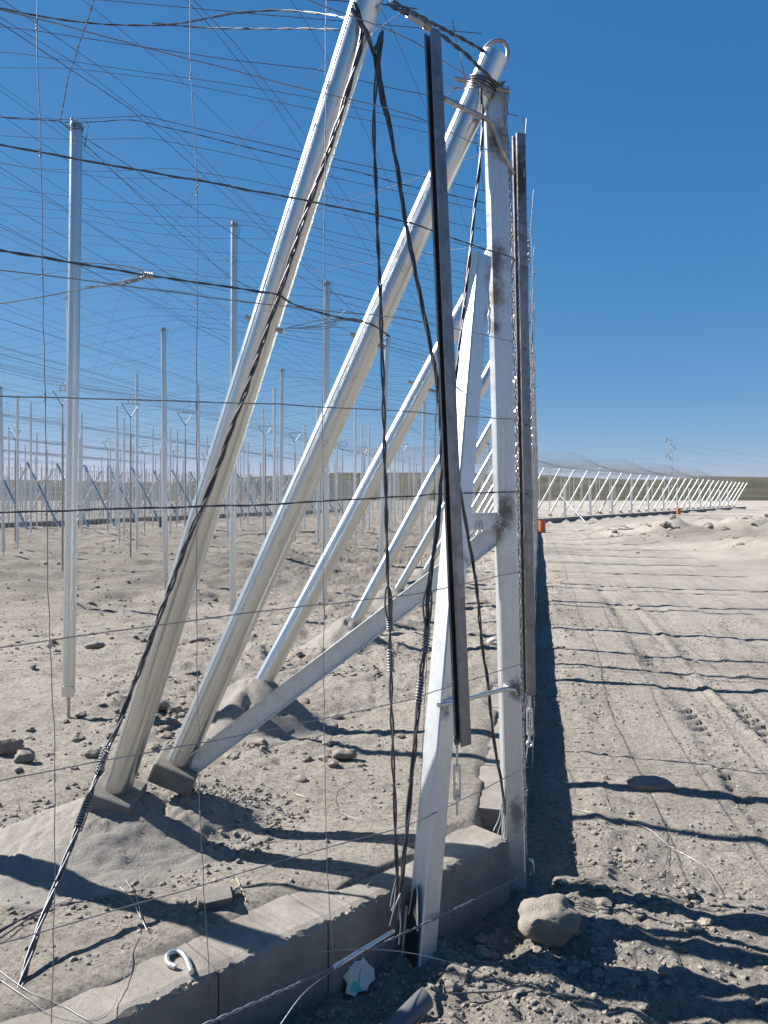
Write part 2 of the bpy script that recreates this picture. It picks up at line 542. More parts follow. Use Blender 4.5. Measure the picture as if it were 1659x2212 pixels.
xp = axis(-0.0, 900, lambda x: 0.018 if x < 2.9 else 0.018 + (x - 2.9) * 0.045)
xm = axis(-0.0, 900, lambda x: 0.018 if x < 1.5 else 0.018 + (x - 1.5) * 0.045)
xs = np.array([-v for v in xm[:0:-1]] + xp)
ys = np.array([-300, -80, -20, -6, -2, 0, 0.8, 1.3] + axis(1.6, 2500, lambda y: max(0.0155, y * 0.0044) if y < 14 else y * 0.0044 + (y - 14) * 0.006 if y < 45 else y * 0.04))
GX, GY = np.meshgrid(xs, ys)
GZ = ground_z(GX, GY)
nx_, ny_ = len(xs), len(ys)
gv = np.stack([GX.ravel(), GY.ravel(), GZ.ravel()], 1)
idx = np.arange(nx_ * ny_).reshape(ny_, nx_)
gf = np.stack([idx[:-1, :-1].ravel(), idx[:-1, 1:].ravel(), idx[1:, 1:].ravel(), idx[1:, :-1].ravel()], 1)
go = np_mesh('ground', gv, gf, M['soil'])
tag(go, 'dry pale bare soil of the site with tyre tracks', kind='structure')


def gz(x, y): return float(ground_z(np.array([x]), np.array([y]))[0])


# far hills: rolling scrubland
hx = np.linspace(-900, 900, 220); hy = np.linspace(230, 900, 40)
HX, HY = np.meshgrid(hx, hy)
HH = sstep(230, 520, HY) * (11.5 + 5.5 * vnoise(HX * 0.007, HY * 0.004, 61) + 2.2 * vnoise(HX * 0.024, HY * 0.01, 62)) - 0.6
HH += 0.35 * vnoise(HX * 0.2, HY * 0.1, 63) * sstep(230, 300, HY)
hi_ = np.arange(HX.size).reshape(HX.shape)
ho = np_mesh('hills', np.stack([HX.ravel(), HY.ravel(), HH.ravel()], 1),
             np.stack([hi_[:-1, :-1].ravel(), hi_[:-1, 1:].ravel(), hi_[1:, 1:].ravel(), hi_[1:, :-1].ravel()], 1), M['scrub'])
tag(ho, 'low brown scrub hills along the horizon', kind='structure')


# ------------------------------------------------------------------ concrete kerbs
def kerb(name, start, dirv, nrm, length, blen, label, depth=0.5, first=0.0, skew=0.0, top=0.015, joints=None):
    root = empty(name, (start.x, start.y, 0), label, 'kerb')
    s = first; i = 0
    while s < length:
        e = min(length, s + blen)
        if joints:
            e = min([j_ for j_ in joints if j_ > s + 1e-6] + [length])
        g = 0.0035
        nseg = 26 if s < 6 else 2
        dz = random.uniform(-0.006, 0.006); dn = random.uniform(-0.004, 0.004)
        mb = MB()
        rows = []
        for k in range(nseg + 1):
            t = s + g + (e - s - 2 * g) * k / nseg
            def P(n, z):
                sk = skew * (1 - n / KW) if s == first else 0
                p = start + dirv * (t) + nrm * (n + dn)
                return Vector((p.x, p.y, z))
            j = random.uniform(-0.009, 0.007) if nseg > 2 else 0
            rows.append([P(0, -depth), P(0.0 + j * 0.4, top + dz - 0.022 + j), P(0.014 + j, top + dz - 0.006 + j * 0.5), P(0.04, top + dz + j * 0.3), P(KW * 0.6, top + dz - j * 0.3), P(KW - 0.012, top + dz), P(KW, top + dz - 0.02), P(KW, -depth)])
        vs = [p for r in rows for p in r]
        fs = []
        for k in range(nseg):
            for m_ in range(7):
                fs.append((k * 8 + m_, (k + 1) * 8 + m_, (k + 1) * 8 + m_ + 1, k * 8 + m_ + 1))
        fs.append(tuple(range(8))); fs.append(tuple(range(nseg * 8, nseg * 8 + 8))[::-1])
        mb.add(vs, fs)
        o = mb.build('kerb_block', M['concrete'], root)
        s = e; i += 1
    return root


kerb('concrete_kerb', K, FD, FN, 4.6, 0.86, 'front concrete kerb running from the corner post towards the viewer', first=0.0, joints=[0.55, 1.0, 1.44, 2.3, 3.2])
kerb('concrete_kerb', K + LD * 0.30, LD, LN, 47.6, 0.62, 'long straight concrete kerb beside the dirt track, away from the corner post')
kerb('concrete_kerb', BEND + RD * 0.1, RD, RN, 72.0, 2.6, 'distant dark kerb under the far row of slanting struts', top=0.06)

# ------------------------------------------------------------------ icosahedron for stones
ph = (1 + 5 ** 0.5) / 2
ICO_V = np.array([(-1, ph, 0), (1, ph, 0), (-1, -ph, 0), (1, -ph, 0), (0, -1, ph), (0, 1, ph), (0, -1, -ph), (0, 1, -ph), (ph, 0, -1), (ph, 0, 1), (-ph, 0, -1), (-ph, 0, 1)]) / math.sqrt(1 + ph * ph)
ICO_F = np.array([(0, 11, 5), (0, 5, 1), (0, 1, 7), (0, 7, 10), (0, 10, 11), (1, 5, 9), (5, 11, 4), (11, 10, 2), (10, 7, 6), (7, 1, 8), (3, 9, 4), (3, 4, 2), (3, 2, 6), (3, 6, 8), (3, 8, 9), (4, 9, 5), (2, 4, 11), (6, 2, 10), (8, 6, 7), (9, 8, 1)])


def subdiv(v, f):
    v = [tuple(p) for p in v]; cache = {}; out = []

    def mid(a, b):
        k = (min(a, b), max(a, b))
        if k not in cache:
            p = np.array(v[a]) + np.array(v[b]); p /= np.linalg.norm(p)
            cache[k] = len(v); v.append(tuple(p))
        return cache[k]
    for a, b, c in f:
        ab, bc, ca = mid(a, b), mid(b, c), mid(c, a)
        out += [(a, ab, ca), (b, bc, ab), (c, ca, bc), (ab, bc, ca)]
    return np.array(v), np.array(out)


ICO2 = subdiv(ICO_V, ICO_F)
ICO3 = subdiv(*ICO2)
ICO4 = subdiv(*ICO3)


def scatter(name, pts, sizes, base, mat, label, smooth=False, flat=0.7, jit=0.3, sink=0.25):
    bv, bf = base
    n = len(pts); k = len(bv)
    ang = rng.uniform(0, 2 * np.pi, n)
    ca, sa = np.cos(ang), np.sin(ang)
    V = np.repeat(bv[None], n, 0) * (1 + rng.uniform(-jit, jit, (n, k, 1)))
    sx = rng.uniform(0.75, 1.35, (n, 1)); sz = rng.uniform(flat * 0.7, flat * 1.2, (n, 1))
    X = V[:, :, 0] * sx; Yv = V[:, :, 1]; Z = V[:, :, 2] * sz
    P = np.stack([X * ca[:, None] - Yv * sa[:, None], X * sa[:, None] + Yv * ca[:, None], Z], 2) * sizes[:, None, None]
    P += pts[:, None, :]
    P[:, :, 2] += (sizes * flat * (1 - 2 * sink) * 0.6)[:, None]
    F = (bf[None] + (np.arange(n) * k)[:, None, None]).reshape(-1, 3)
    o = np_mesh(name, P.reshape(-1, 3), F, mat, smooth)
    return tag(o, label, 'gravel', kind='stuff')


def on_ground(x, y): return np.stack([x, y, ground_z(x, y)], 1)


# loose gravel: finer and denser near the viewer and beside the kerb
def scatter_soil():
    n = 60000
    y = 1.9 + rng.random(n) ** 1.8 * 9.5
    u = rng.uniform(-80, 1740, n)
    x = (u - CX) / FP * y * 1.02
    d = inside(x, y)
    dens = np.where(d < 0, 0.85, 0.35) * np.where((d < 0) & (y < 3.8), 1.3, 1.0)
    dens *= np.clip(0.55 + 0.9 * vnoise(x * 1.7, y * 1.7, 81), 0.03, 1.5)
    dens[(d > -0.03) & (d < KW + 0.02)] *= 0.35
    keep = rng.random(n) < dens * 0.8
    x, y, d = x[keep], y[keep], d[keep]
    p = on_ground(x, y)
    on_kerb = (d > -0.01) & (d < KW)
    p[on_kerb, 2] = 0.012
    sz = 0.0018 + 0.0105 * rng.random(len(x)) ** 5 + 0.0003 * y
    sz = np.where(on_kerb, np.minimum(sz, 0.008), sz)
    scatter('gravel', p, sz, (ICO_V, ICO_F), M['pebble'], 'fine loose gravel strewn over the soil', flat=0.75)
    # clods along the foot of the kerb, by the rubble strip and in the rough corner at the front
    cx, cy, cs = [], [], []
    for _ in range(520):
        s = random.uniform(-0.2, 14); e = random.gauss(0.45, 0.16)
        q = K + LD * s - LN * e
        cx.append(q.x); cy.append(q.y); cs.append(0.004 + 0.018 * random.random() ** 2.5)
    for _ in range(950):
        yy = random.uniform(2.0, 3.6); xx = random.uniform(-0.3, 2.1)
        if inside(np.array(xx), np.array(yy)) > -0.1: continue
        if vnoise(xx * 2.3, yy * 2.3, 91) < random.uniform(-0.5, 0.5): continue
        cx.append(xx); cy.append(yy); cs.append(0.005 + 0.028 * random.random() ** 3)
    for _ in range(420):
        yy = random.gauss(5.1, 0.4); xx = -1.25 - 0.35 * (yy - 5.2) + random.gauss(0, 0.45)
        cx.append(xx); cy.append(yy); cs.append(0.006 + 0.04 * random.random() ** 4)
    for _ in range(700):
        yy = random.uniform(3.3, 16); xx = (random.uniform(0, 820) - CX) / FP * yy
        cx.append(xx); cy.append(yy); cs.append(0.004 + 0.02 * random.random() ** 6 + yy * 0.0005)
    for _ in range(420):
        yy = random.gauss(32, 5); xx = random.gauss(17, 5)
        if inside(np.array(xx), np.array(yy)) > -3: continue
        cx.append(xx); cy.append(yy); cs.append(0.03 + 0.20 * random.random() ** 5)
    # streaks of turned clods across the middle distance
    k = 0
    while k < 1500:
        yy = 6.5 + random.random() ** 1.3 * 30; xx = (random.uniform(-30, 1000) - CX) / FP * yy
        if float(inside(np.array(xx), np.array(yy))) < 1.0: continue
        if vnoise(xx * 0.55 + 4, yy * 1.5, 95) < random.uniform(0.0, 0.5): continue
        cx.append(xx); cy.append(yy); cs.append((0.008 + 0.040 * random.random() ** 4) * (0.5 + yy * 0.035)); k += 1
    x = np.array(cx); y = np.array(cy)
    scatter('clods', on_ground(x, y), np.array(cs), ICO2, M['clod'], 'dry earth clods and rubble lying about', flat=0.6, jit=0.24)


scatter_soil()


def stone(name, c, size, label, cat, mat, seed, base=ICO4, rough=0.16, bury=0.15, sizes=(1, 1, 1), rot=0.0):
    v, f = base
    r = 1 + rough * vnoise(v[:, 0] * 1.6 + seed, v[:, 1] * 1.6 + v[:, 2] * 1.9, seed) + rough * 0.45 * vnoise(v[:, 0] * 4 + seed, v[:, 2] * 4 + v[:, 1] * 3, seed + 1) + rough * 0.30 * vnoise(v[:, 0] * 9, v[:, 2] * 9 + v[:, 1] * 7, seed + 2) + rough * 0.22 * vnoise(v[:, 0] * 21, v[:, 2] * 21 + v[:, 1] * 17, seed + 3)
    p = v * r[:, None] * np.array(sizes) * size
    R = np.array([[math.cos(rot), -math.sin(rot), 0], [math.sin(rot), math.cos(rot), 0], [0, 0, 1]])
    p = p @ R.T
    o = np_mesh(name, p, f, mat, True)
    zmin = p[:, 2].min()
    o.location = (c[0], c[1], gz(c[0], c[1]) - zmin - bury * size)
    return tag(o, label, cat)


def ground_hit(u, v, z=-0.23):
    Y = (EYE - z) * FP / (v - HZ)
    return ((u - CX) / FP * Y, Y)


p = ground_hit(1188, 2040); stone('boulder', p, 0.108, 'big pale rounded boulder lying on the soil in front of the corner post', 'boulder', M['boulder'], 5, rough=0.13, bury=0.12, sizes=(1.12, 0.95, 0.80), rot=0.3)
p = ground_hit(1405, 1700); stone('boulder', p, 0.105, 'flat grey cobble lying in the shadow on the dirt track', 'boulder', M['clod'], 9, bury=0.35, rough=0.1, sizes=(1.35, 0.7, 0.5), rot=-0.15)
p = ground_hit(16, 1632, 0.0); stone('rock', p, 0.085, 'grey rock at the picture edge beside the slatted post foot', 'rock', M['clod'], 15, bury=0.3, rough=0.2, sizes=(1.1, 0.8, 0.6), rot=0.5)
p = ground_hit(52, 1650, 0.0); stone('rock', p, 0.05, 'small dark clod right beside the rock at the picture edge', 'rock', M['clod'], 16, bury=0.2, rough=0.2, sizes=(1.1, 0.9, 0.8))
p = ground_hit(345, 1545, 0.0); stone('rock', p, 0.055, 'angular pale stone between the two thickest struts', 'rock', M['boulder'], 21, base=ICO3, rough=0.28, bury=0.15, sizes=(1.3, 0.8, 0.7), rot=0.6)
p = ground_hit(205, 1395, 0.0); stone('rock', p, 0.08, 'pale angular stone just beyond the nearest vertical post', 'rock', M['boulder'], 23, base=ICO3, rough=0.25, bury=0.2, sizes=(1.2, 0.7, 0.5), rot=0.2)
p = ground_hit(745, 1640, 0.0); stone('rock', p, 0.045, 'dark clod lying in the strut shadow on the pale soil', 'rock', M['clod'], 25, base=ICO3, rough=0.3, bury=0.1, sizes=(1.4, 0.8, 0.7))
p = ground_hit(430, 1385, 0.0); stone('rock', p, 0.085, 'flat angular stone behind the first strut', 'rock', M['clod'], 27, base=ICO3, rough=0.3, bury=0.25, sizes=(1.3, 0.8, 0.5))
p = ground_hit(462, 1972, 0.0)
# broken piece of block
mb = MB()
c = Vector((p[0], p[1], gz(*p) + 0.018))
mb.box(c, Vector((0.055, 0.018, 0.004)), Vector((-0.012, 0.036, 0.006)), Vector((0.004, -0.006, 0.020)))
mb.box(c + Vector((0.045, 0.045, 0.004)), Vector((0.02, 0.004, 0.002)), Vector((-0.006, 0.016, 0.003)), Vector((0.001, -0.003, 0.016)))
tag(mb.build('block_fragment', M['block'], None, c - Vector((0, 0, 0.02))), 'broken grey block fragment lying on the soil inside the front kerb', 'fragment')


# ------------------------------------------------------------------ leaning struts
TD = 0.060          # tube radius


def mound(base, label, r=0.42, h=0.30, seed=1, group='mortar mounds around the strut feet', segs=(110, 48), name='mortar_mound', ell=(1, 1)):
    na, nr = segs
    fs = []
    T, A = np.meshgrid(np.linspace(0, 1, nr + 1), 2 * np.pi * np.arange(na) / na, indexing='ij')
    R = r * T * (1 + 0.16 * vnoise(np.cos(A) * 1.7 + seed * 3.1, np.sin(A) * 1.7, seed))
    x = R * np.cos(A) * ell[0]; y = R * np.sin(A) * ell[1]
    z = h * (1 - sstep(0.10, 1.0, T) ** 0.8)
    z = z + 0.010 * vnoise(x * 5 + seed, y * 5, seed + 5) + 0.005 * vnoise(x * 19 + seed, y * 19, seed + 6) + 0.0055 * vnoise(x * 60 + seed, y * 60, seed + 7) + 0.004 * vnoise(x * 110, y * 110, seed + 8)
    z[-1] = -0.05
    Z = np.maximum(ground_z(base.x + x, base.y + y), -0.02) + z
    vs = list(zip((base.x + x).ravel().tolist(), (base.y + y).ravel().tolist(), Z.ravel().tolist()))
    for i in range(nr):
        for k in range(na):
            k2 = (k + 1) % na
            fs.append((i * na + k, (i + 1) * na + k, (i + 1) * na + k2, i * na + k2))
    mb = MB(); mb.add(vs, fs, True)
    o = mb.build(name, M['mortar'], None, (base.x, base.y, 0))
    return tag(o, label, 'mound', group)


ORD = ['first', 'second', 'third', 'fourth', 'fifth', 'sixth', 'seventh', 'eighth', 'ninth', 'tenth', 'eleventh', 'twelfth', 'thirteenth', 'fourteenth', 'fifteenth', 'sixteenth', 'seventeenth', 'eighteenth', 'nineteenth', 'twentieth'] + ['twenty-' + w for w in ('first', 'second', 'third', 'fourth', 'fifth', 'sixth', 'seventh', 'eighth')]


def strut(base, top, label, group=None, r=TD, sides=40, pin=None, mat='zinc', pinlen=0.11, block=None, seam=True):
    root = empty('leaning_strut', base, label, 'strut', group)
    base = Vector(base); top = Vector(top)
    ax = (top - base).normalized()
    L_ = (top - base).length
    m0 = MB(); m0.tube([Vector((0, 0, 0)), Vector((0, 0, L_ * 0.5)), Vector((0, 0, L_))], r, sides, caps=False)
    tb_ = m0.build('tube', M[mat]); tb_.parent = root
    tb_.rotation_mode = 'QUATERNION'; tb_.rotation_quaternion = ax.to_track_quat('Z', 'Y')
    if sides >= 16:
        c = MB()
        c.tube([top - ax * 0.002, top + ax * 0.004], r * 0.985, sides); c.build('end_cap', M[mat], root)
        if seam:
            side = ax.cross(Vector((0, 1, 0))).normalized()
            nrm = (-Vector((0, 1, 0)) * 0.75 + side * 0.66); nrm = (nrm - ax * nrm.dot(ax)).normalized()
            MB().tube([base + nrm * (r * 0.994), top + nrm * (r * 0.994)], 0.0025, 5).build('weld_seam', M[mat], root)
    if pin is not None:
        p = base + (top - base) * pin[0]
        dv = Vector(pin[1]).normalized()
        o = MB().tube([p - dv * pinlen, p + dv * pinlen], 0.010 if sides >= 16 else 0.012, 10 if sides >= 16 else 5).build('pin', M['rod'], root)
    if block:
        x = ax.cross(Vector((0, 0, 1))).normalized(); x = x.lerp(Vector((0, 1, 0)), 0.0)
        y = ax.cross(x).normalized()
        w, hgt, tw = block
        xx = x * math.cos(tw) + y * math.sin(tw); yy = y * math.cos(tw) - x * math.sin(tw)
        mb = MB(); mb.box(base + ax * (0.02 - hgt * 0.5), xx * w, yy * w * 0.92, ax * hgt * 0.55)
        o = mb.build('foot_block', M['block'], root)
        bv = o.modifiers.new('bevel', 'BEVEL'); bv.width = 0.012; bv.segments = 2
    return root


# front wall struts
B1 = D(252, 1712, 3.50); T1 = D(797, -12, 3.06)
s1 = strut(B1, T1, 'thickest galvanized strut nearest the viewer, with a twisted cable along its front', 'struts of the near end wall', pin=(0.619, (1, -0.12, -0.42)), block=(0.112, 0.085, 0.35), pinlen=0.085)
B2 = D(384, 1655, 3.72); T2 = D(1069, 122, 3.53)
s2 = strut(B2, T2, 'galvanized strut meeting the corner post, with a round bar loop on top', 'struts of the near end wall', pin=(0.612, (1, -0.12, -0.42)), block=(0.112, 0.085, 0.2), pinlen=0.085)
B0 = Vector((-2.30, 3.57, 0.1)); T0 = Vector((-1.33, 2.50, 3.45))
strut(B0, T0, 'strut just outside the picture edge whose shadow crosses the front soil', 'struts of the near end wall', block=(0.09, 0.06, 0.2))
mound(Vector((B1.x - 0.03, B1.y + 0.02, 0)), 'big pale mortar mound around the foot of the nearest strut', 0.64, 0.19, 3, ell=(0.95, 0.95))
mound(Vector((B2.x + 0.02, B2.y - 0.05, 0)), 'mortar mound round the foot of the strut that meets the corner post', 0.50, 0.135, 8, ell=(1.0, 1.0))
mound(Vector((B0.x, B0.y, 0)), 'mortar mound at the picture edge around a strut outside the frame', 0.5, 0.2, 12)

def crumbs(centres):
    P = []; S = []
    for (bx, by, r, h, n) in centres:
        for _ in range(n):
            a = random.uniform(0, 2 * math.pi); t = random.gauss(0.95, 0.16)
            if random.random() < 0.25: t = random.uniform(0.2, 1)
            x = bx + r * t * math.cos(a); y = by + r * t * math.sin(a)
            if float(inside(np.array(x), np.array(y))) < 0.2: continue
            z = max(gz(x, y), -0.02) + (h * (1 - float(sstep(0.10, 1.0, np.array(t))) ** 0.8) if t < 1 else 0)
            P.append((x, y, z)); S.append(0.0035 + 0.011 * random.random() ** 3)
    scatter('mortar_crumbs', np.array(P), np.array(S), (ICO_V, ICO_F), M['mortar'], 'grey mortar crumbs strewn around the strut feet', flat=0.8, sink=0.2)


crumbs([(B1.x - 0.03, B1.y + 0.02, 0.57, 0.165, 1500), (B2.x + 0.02, B2.y - 0.05, 0.50, 0.135, 1000), (-0.87, 5.28, 0.42, 0.25, 500)])

# top fittings of the corner strut
ax2 = (T2 - B2).normalized()
side2 = Vector((1, 0, 0)); side2 = (side2 - ax2 * side2.dot(ax2)).normalized()
pts = []
for k in range(17):
    a = math.pi * k / 16
    pts.append(T2 + side2 * (-0.054 * math.cos(a)) + ax2 * (0.072 * math.sin(a) - 0.0) )
pts = [pts[0] - ax2 * 0.03] + pts + [pts[-1] - ax2 * 0.035]
o = MB().tube(pts, 0.0095, 10).build('lifting_loop', M['rod'], s2)
pc = T2 - ax2 * 0.135
dv = Vector((1, -0.1, -0.30)).normalized()
MB().tube([pc - dv * 0.125, pc + dv * 0.125], 0.011, 12).build('pin', M['rod'], s2)
col_r = MB()
for k in range(4):
    coil(col_r, pc - ax2 * (0.045 - k * 0.012), pc - ax2 * (0.03 - k * 0.014), TD + 0.004 + 0.003 * (k % 2), 0.0035, 1.6)
col_r.build('tie_wire', M['wire_dark'], s2)
plate = MB(); plate.tube([pc - ax2 * 0.055, pc - ax2 * 0.02], TD + 0.004, 28); plate.build('collar', M['rod'], s2)
# tie wire tails sticking out to the left
tt = MB()
for k in range(4):
    p0 = pc - dv * 0.06 - ax2 * 0.03
    tt.tube([p0, p0 + Vector((-0.05, 0.01, 0.004 * k)), p0 + Vector((-0.095, 0.015, -0.03 + 0.022 * k))], 0.0017, 4)
tt.build('wire_tail', M['wire_new'], s2)
# chalk rings / stamps on the corner strut
fr2 = (Vector((0.35, -1, 0)) - ax2 * Vector((0.35, -1, 0)).dot(ax2)).normalized()
for k, t in enumerate((0.165, 0.225, 0.33, 0.385, 0.42, 0.47, 0.505, 0.56, 0.61, 0.71)):
    q = B2 + (T2 - B2) * t + fr2 * (TD + 0.0008)
    sx = ax2.cross(fr2).normalized()
    ring = []
    rr = random.uniform(0.009, 0.014)
    for j in range(9):
        a = 2 * math.pi * j / 9 * 0.95
        w = 1 + 0.25 * math.sin(3 * a + k)
        ring.append(q + sx * math.cos(a) * rr * w + ax2 * math.sin(a) * rr * w - fr2 * (rr * math.cos(a)) ** 2 / (2 * TD))
    if k in (0, 2, 4, 5, 7, 8, 9): MB().tube(ring, 0.0011, 4).build('stamp_mark', M['rod'], s2)

# long wall struts
proto_m = None
LS = [1.98 + 2.72 * i for i in range(17)]
for i, s in enumerate(LS):
    if s > 46.5: break
    tp = K + LD * (s + 0.05) - LN * 0.0
    bs = tp + LN * 1.83 - LD * 0.12
    zt = 3.34 + 0.03 * random.uniform(-1, 1)
    zb = 0.12
    b3 = Vector((bs.x, bs.y, zb)); t3 = Vector((tp.x, tp.y, zt))
    if i == 0:
        b3 = D(548, 1512, 5.28); t3 = D(1108, 470, 5.50)
    if i == 1:
        b3 = D(748, 1378, 7.95); t3 = D(1131, 668, 8.20)
    lab = f'{ORD[i]} galvanized strut along the long kerb, counted from the corner post'
    sd = 32 if i < 3 else (16 if i < 7 else 8)
    r = strut(b3, t3, lab, 'struts of the long wall', sides=sd, pin=(0.64 if i < 2 else 0.66, (1, -0.15, -0.42)), pinlen=0.10, seam=i < 3, mat='zinc')
    # hook pin and tie wire at the head
    ax = (t3 - b3).normalized()
    q = t3 - ax * 0.12
    MB().tube([q - Vector((0.10, 0, -0.03)), q + Vector((0.13, 0, -0.04))], 0.011, 8 if i < 4 else 5).build('head_pin', M['rod'], r)
    w = MB()
    coil(w, q - ax * 0.06, q + ax * 0.03, TD + 0.006, 0.006, 6 if i < 6 else 2, 4)
    w.build('tie_wire', M['wire_new'], r)
    mound(Vector((b3.x, b3.y, 0)), f'mortar mound at the foot of the {ORD[i]} strut along the long kerb', 0.46 + 0.06 * random.random(), 0.28 if i == 0 else 0.25, 20 + i, segs=(48, 22) if i < 3 else (16, 7))
    if i < 3:
        mb = MB(); c = Vector((b3.x - 0.05, b3.y, b3.z - 0.01))
        x = ax.cross(Vector((0, 1, 0))).normalized()
        mb.box(c, x * 0.10, Vector((0, 0.09, 0)), ax * 0.035)
        o = mb.build('foot_block', M['block'], r); bv = o.modifiers.new('bevel', 'BEVEL'); bv.width = 0.015; bv.segments = 2

# far row of struts beyond the bend: one of them built, the others copied
RSL = [1.3 + 2.66 * i for i in range(28)]
rp = None
for i, s in enumerate(RSL):
    tp = BEND + RD * s
    bs = tp + RN * 1.85 - RD * 0.1
    b3 = Vector((bs.x, bs.y, 0.1))
    if rp is None:
        t3 = Vector((tp.x, tp.y, 3.36))
        rp = strut(b3, t3, None, None, sides=8, pin=(0.97, (1, 0, -0.2)), mat='zinc_far', pinlen=0.2, seam=False, r=0.065)
        r = rp
        mp_ = mound(Vector((b3.x, b3.y, 0)), None, 0.45, 0.3, 90, segs=(14, 6), group=None)
        m_ = mp_
    else:
        r = copy_tree(rp); r.location = b3
        m_ = mp_.copy(); COL.objects.link(m_); m_.location = (b3.x, b3.y, 0)
    tag(r, f'{ORD[i]} slanting white strut of the far row, counted from the kerb bend outward', 'strut', 'far row of struts beyond the bend')
    tag(m_, f'small mortar mound under the {ORD[i]} strut of the far row', 'mound', 'mortar mounds of the far row')

# ------------------------------------------------------------------ corner post, brace post, channel brace, rails
SQ = 0.044


def square_tube(p0, p1, h, xd, wall=0.004):
    mb = MB()
    b = 0.006
    out = [(-h + b, -h), (h - b, -h), (h, -h + b), (h, h - b), (h - b, h), (-h + b, h), (-h, h - b), (-h, -h + b)]
    mb.extrude(out, p0, p1, xd)
    return mb


CP0 = D(1114, 1906, 3.60); CP1 = D(1068, 196, 3.60)
cp = empty('corner_post', CP0, 'square galvanized corner post with brown weld scorch marks', 'post')
sc = []
for v_, rad, st, ccol, du in ((560, 0.075, 1.6, SCORCH, -8), (640, 0.085, 1.3, RUST, -16), (705, 0.06, 1.2, SCORCH, -20), (300, 0.075, 1.5, SCORCH, 4), (1105, 0.07, 1.6, SCORCH, -2), (1490, 0.065, 1.2, SCORCH, 14), (1760, 0.05, 2.4, (0.20, 0.17, 0.12), 6), (1150, 0.05, 1.5, (0.12, 0.09, 0.06), -16)):
    t = (1906 - v_) / (1906 - 196)
    uc = 1114 + (1068 - 1114) * t + du
    q = D(uc, v_, 3.555) - CP0
    sc.append(((q.x, q.y, q.z), rad, st, ccol))
M['corner'] = metal('scorched_galvanized_tube', (0.62, 0.64, 0.645), 0.42, 0.8, 70, 0.05, dirt=0.18, dirtcol=(0.40, 0.37, 0.32), stains=sc, streak=0.3)
square_tube(CP0 - Vector((0, 0, 0.25)), CP1, SQ, (1, 0.06, 0)).build('tube', M['corner'], cp)
cpt = [c_ for c_ in cp.children][0]
MB().box(CP1 + Vector((0, 0, 0.012)), (0.035, 0, 0), (0, 0.035, 0), (0, 0, 0.012)).build('weld_plate', M['rod'], cp)
# rough weld bead between the two posts
wb = MB()
pts = []
for k in range(26):
    v_ = 555 + k * 6.6
    pts.append(D(1052 + (v_ - 555) * 0.035 + random.uniform(-2, 2), v_, 3.545 + random.uniform(-0.004, 0.004)))
wb.tube(pts, 0.0055, 6)
wb.build('weld_bead', M['rod'], cp).parent = cpt
q = D(1144, 1872, 3.62)
pts = [q + Vector((0.012 * math.cos(a), -0.01, 0.035 * math.sin(a))) for a in np.linspace(-1.6, 1.9, 10)]
MB().tube(pts, 0.009, 8).build('bottom_hook', M['zinc'], cp)

BP0 = D(907, 2052, 2.985); BP1 = D(1034, 556, 3.50)
bpst = empty('brace_post', BP0, 'square galvanized post leaning against the corner post, bottom cut open', 'post')
sc = []
for (u_, v_, Y_, rad, st, ccol) in ((1050, 620, 3.50, 0.07, 2.2, SCORCH), (1048, 690, 3.47, 0.06, 1.4, RUST), (890, 1900, 2.96, 0.035, 1.5, (0.25, 0.20, 0.13)), (958, 1530, 3.12, 0.04, 1.6, SCORCH), (1008, 1120, 3.2, 0.05, 1.0, (0.2, 0.17, 0.13))):
    q = D(u_, v_, Y_) - BP0
    sc.append(((q.x, q.y, q.z), rad, st, ccol))
M['brace'] = metal('galvanized_tube_with_scorch', (0.66, 0.68, 0.68), 0.42, 0.75, 80, 0.05, dirt=0.12, dirtcol=(0.42, 0.39, 0.33), stains=sc, streak=0.2)
xd = Vector((0.62, -0.78, 0))
mbx = square_tube(BP0 - Vector((0, 0, 0.06)), BP1, 0.043, xd)
bpt = mbx.build('tube', M['brace'], bpst)
# torn foot notch: shaded opening painted as a dark plate, with bent lips
axb = (BP1 - BP0).normalized()
n_l = Vector((-0.80, -0.60, 0)); n_l = (n_l - axb * n_l.dot(axb)).normalized()
s_l = axb.cross(n_l).normalized()
fc = BP0 + n_l * 0.0437
notch = MB()
prof = [(-0.030, -0.10), (-0.028, 0.10), (-0.018, 0.185), (-0.004, 0.215), (0.010, 0.19), (0.022, 0.12), (0.030, 0.06), (0.032, -0.10)]
vs = [fc + s_l * a + axb * (b_ + 0.02) for a, b_ in prof] + [fc + n_l * 0.0012 + s_l * a + axb * (b_ + 0.02) for a, b_ in prof]
n8 = len(prof)
notch.add(vs, [tuple(range(n8, 2 * n8))] + [(k, (k + 1) % n8, n8 + (k + 1) % n8, n8 + k) for k in range(n8)])
notch.build('opening_shade_plate', plain('painted_opening_shade', (0.03, 0.026, 0.022), 0.8, 0, 0.3), bpst).parent = bpt
lip = MB()
lip.tube([fc + n_l * 0.002 + s_l * a + axb * (b_ + 0.02) for a, b_ in prof[1:-1]], 0.003, 5)
lip.build('torn_edge', M['brace'], bpst).parent = bpt
MB().tube([fc + n_l * 0.01 - s_l * 0.036 + axb * t for t in (-0.1, 0.02, 0.09, 0.15)], 0.008, 6).build('bent_lip', M['rod'], bpst)

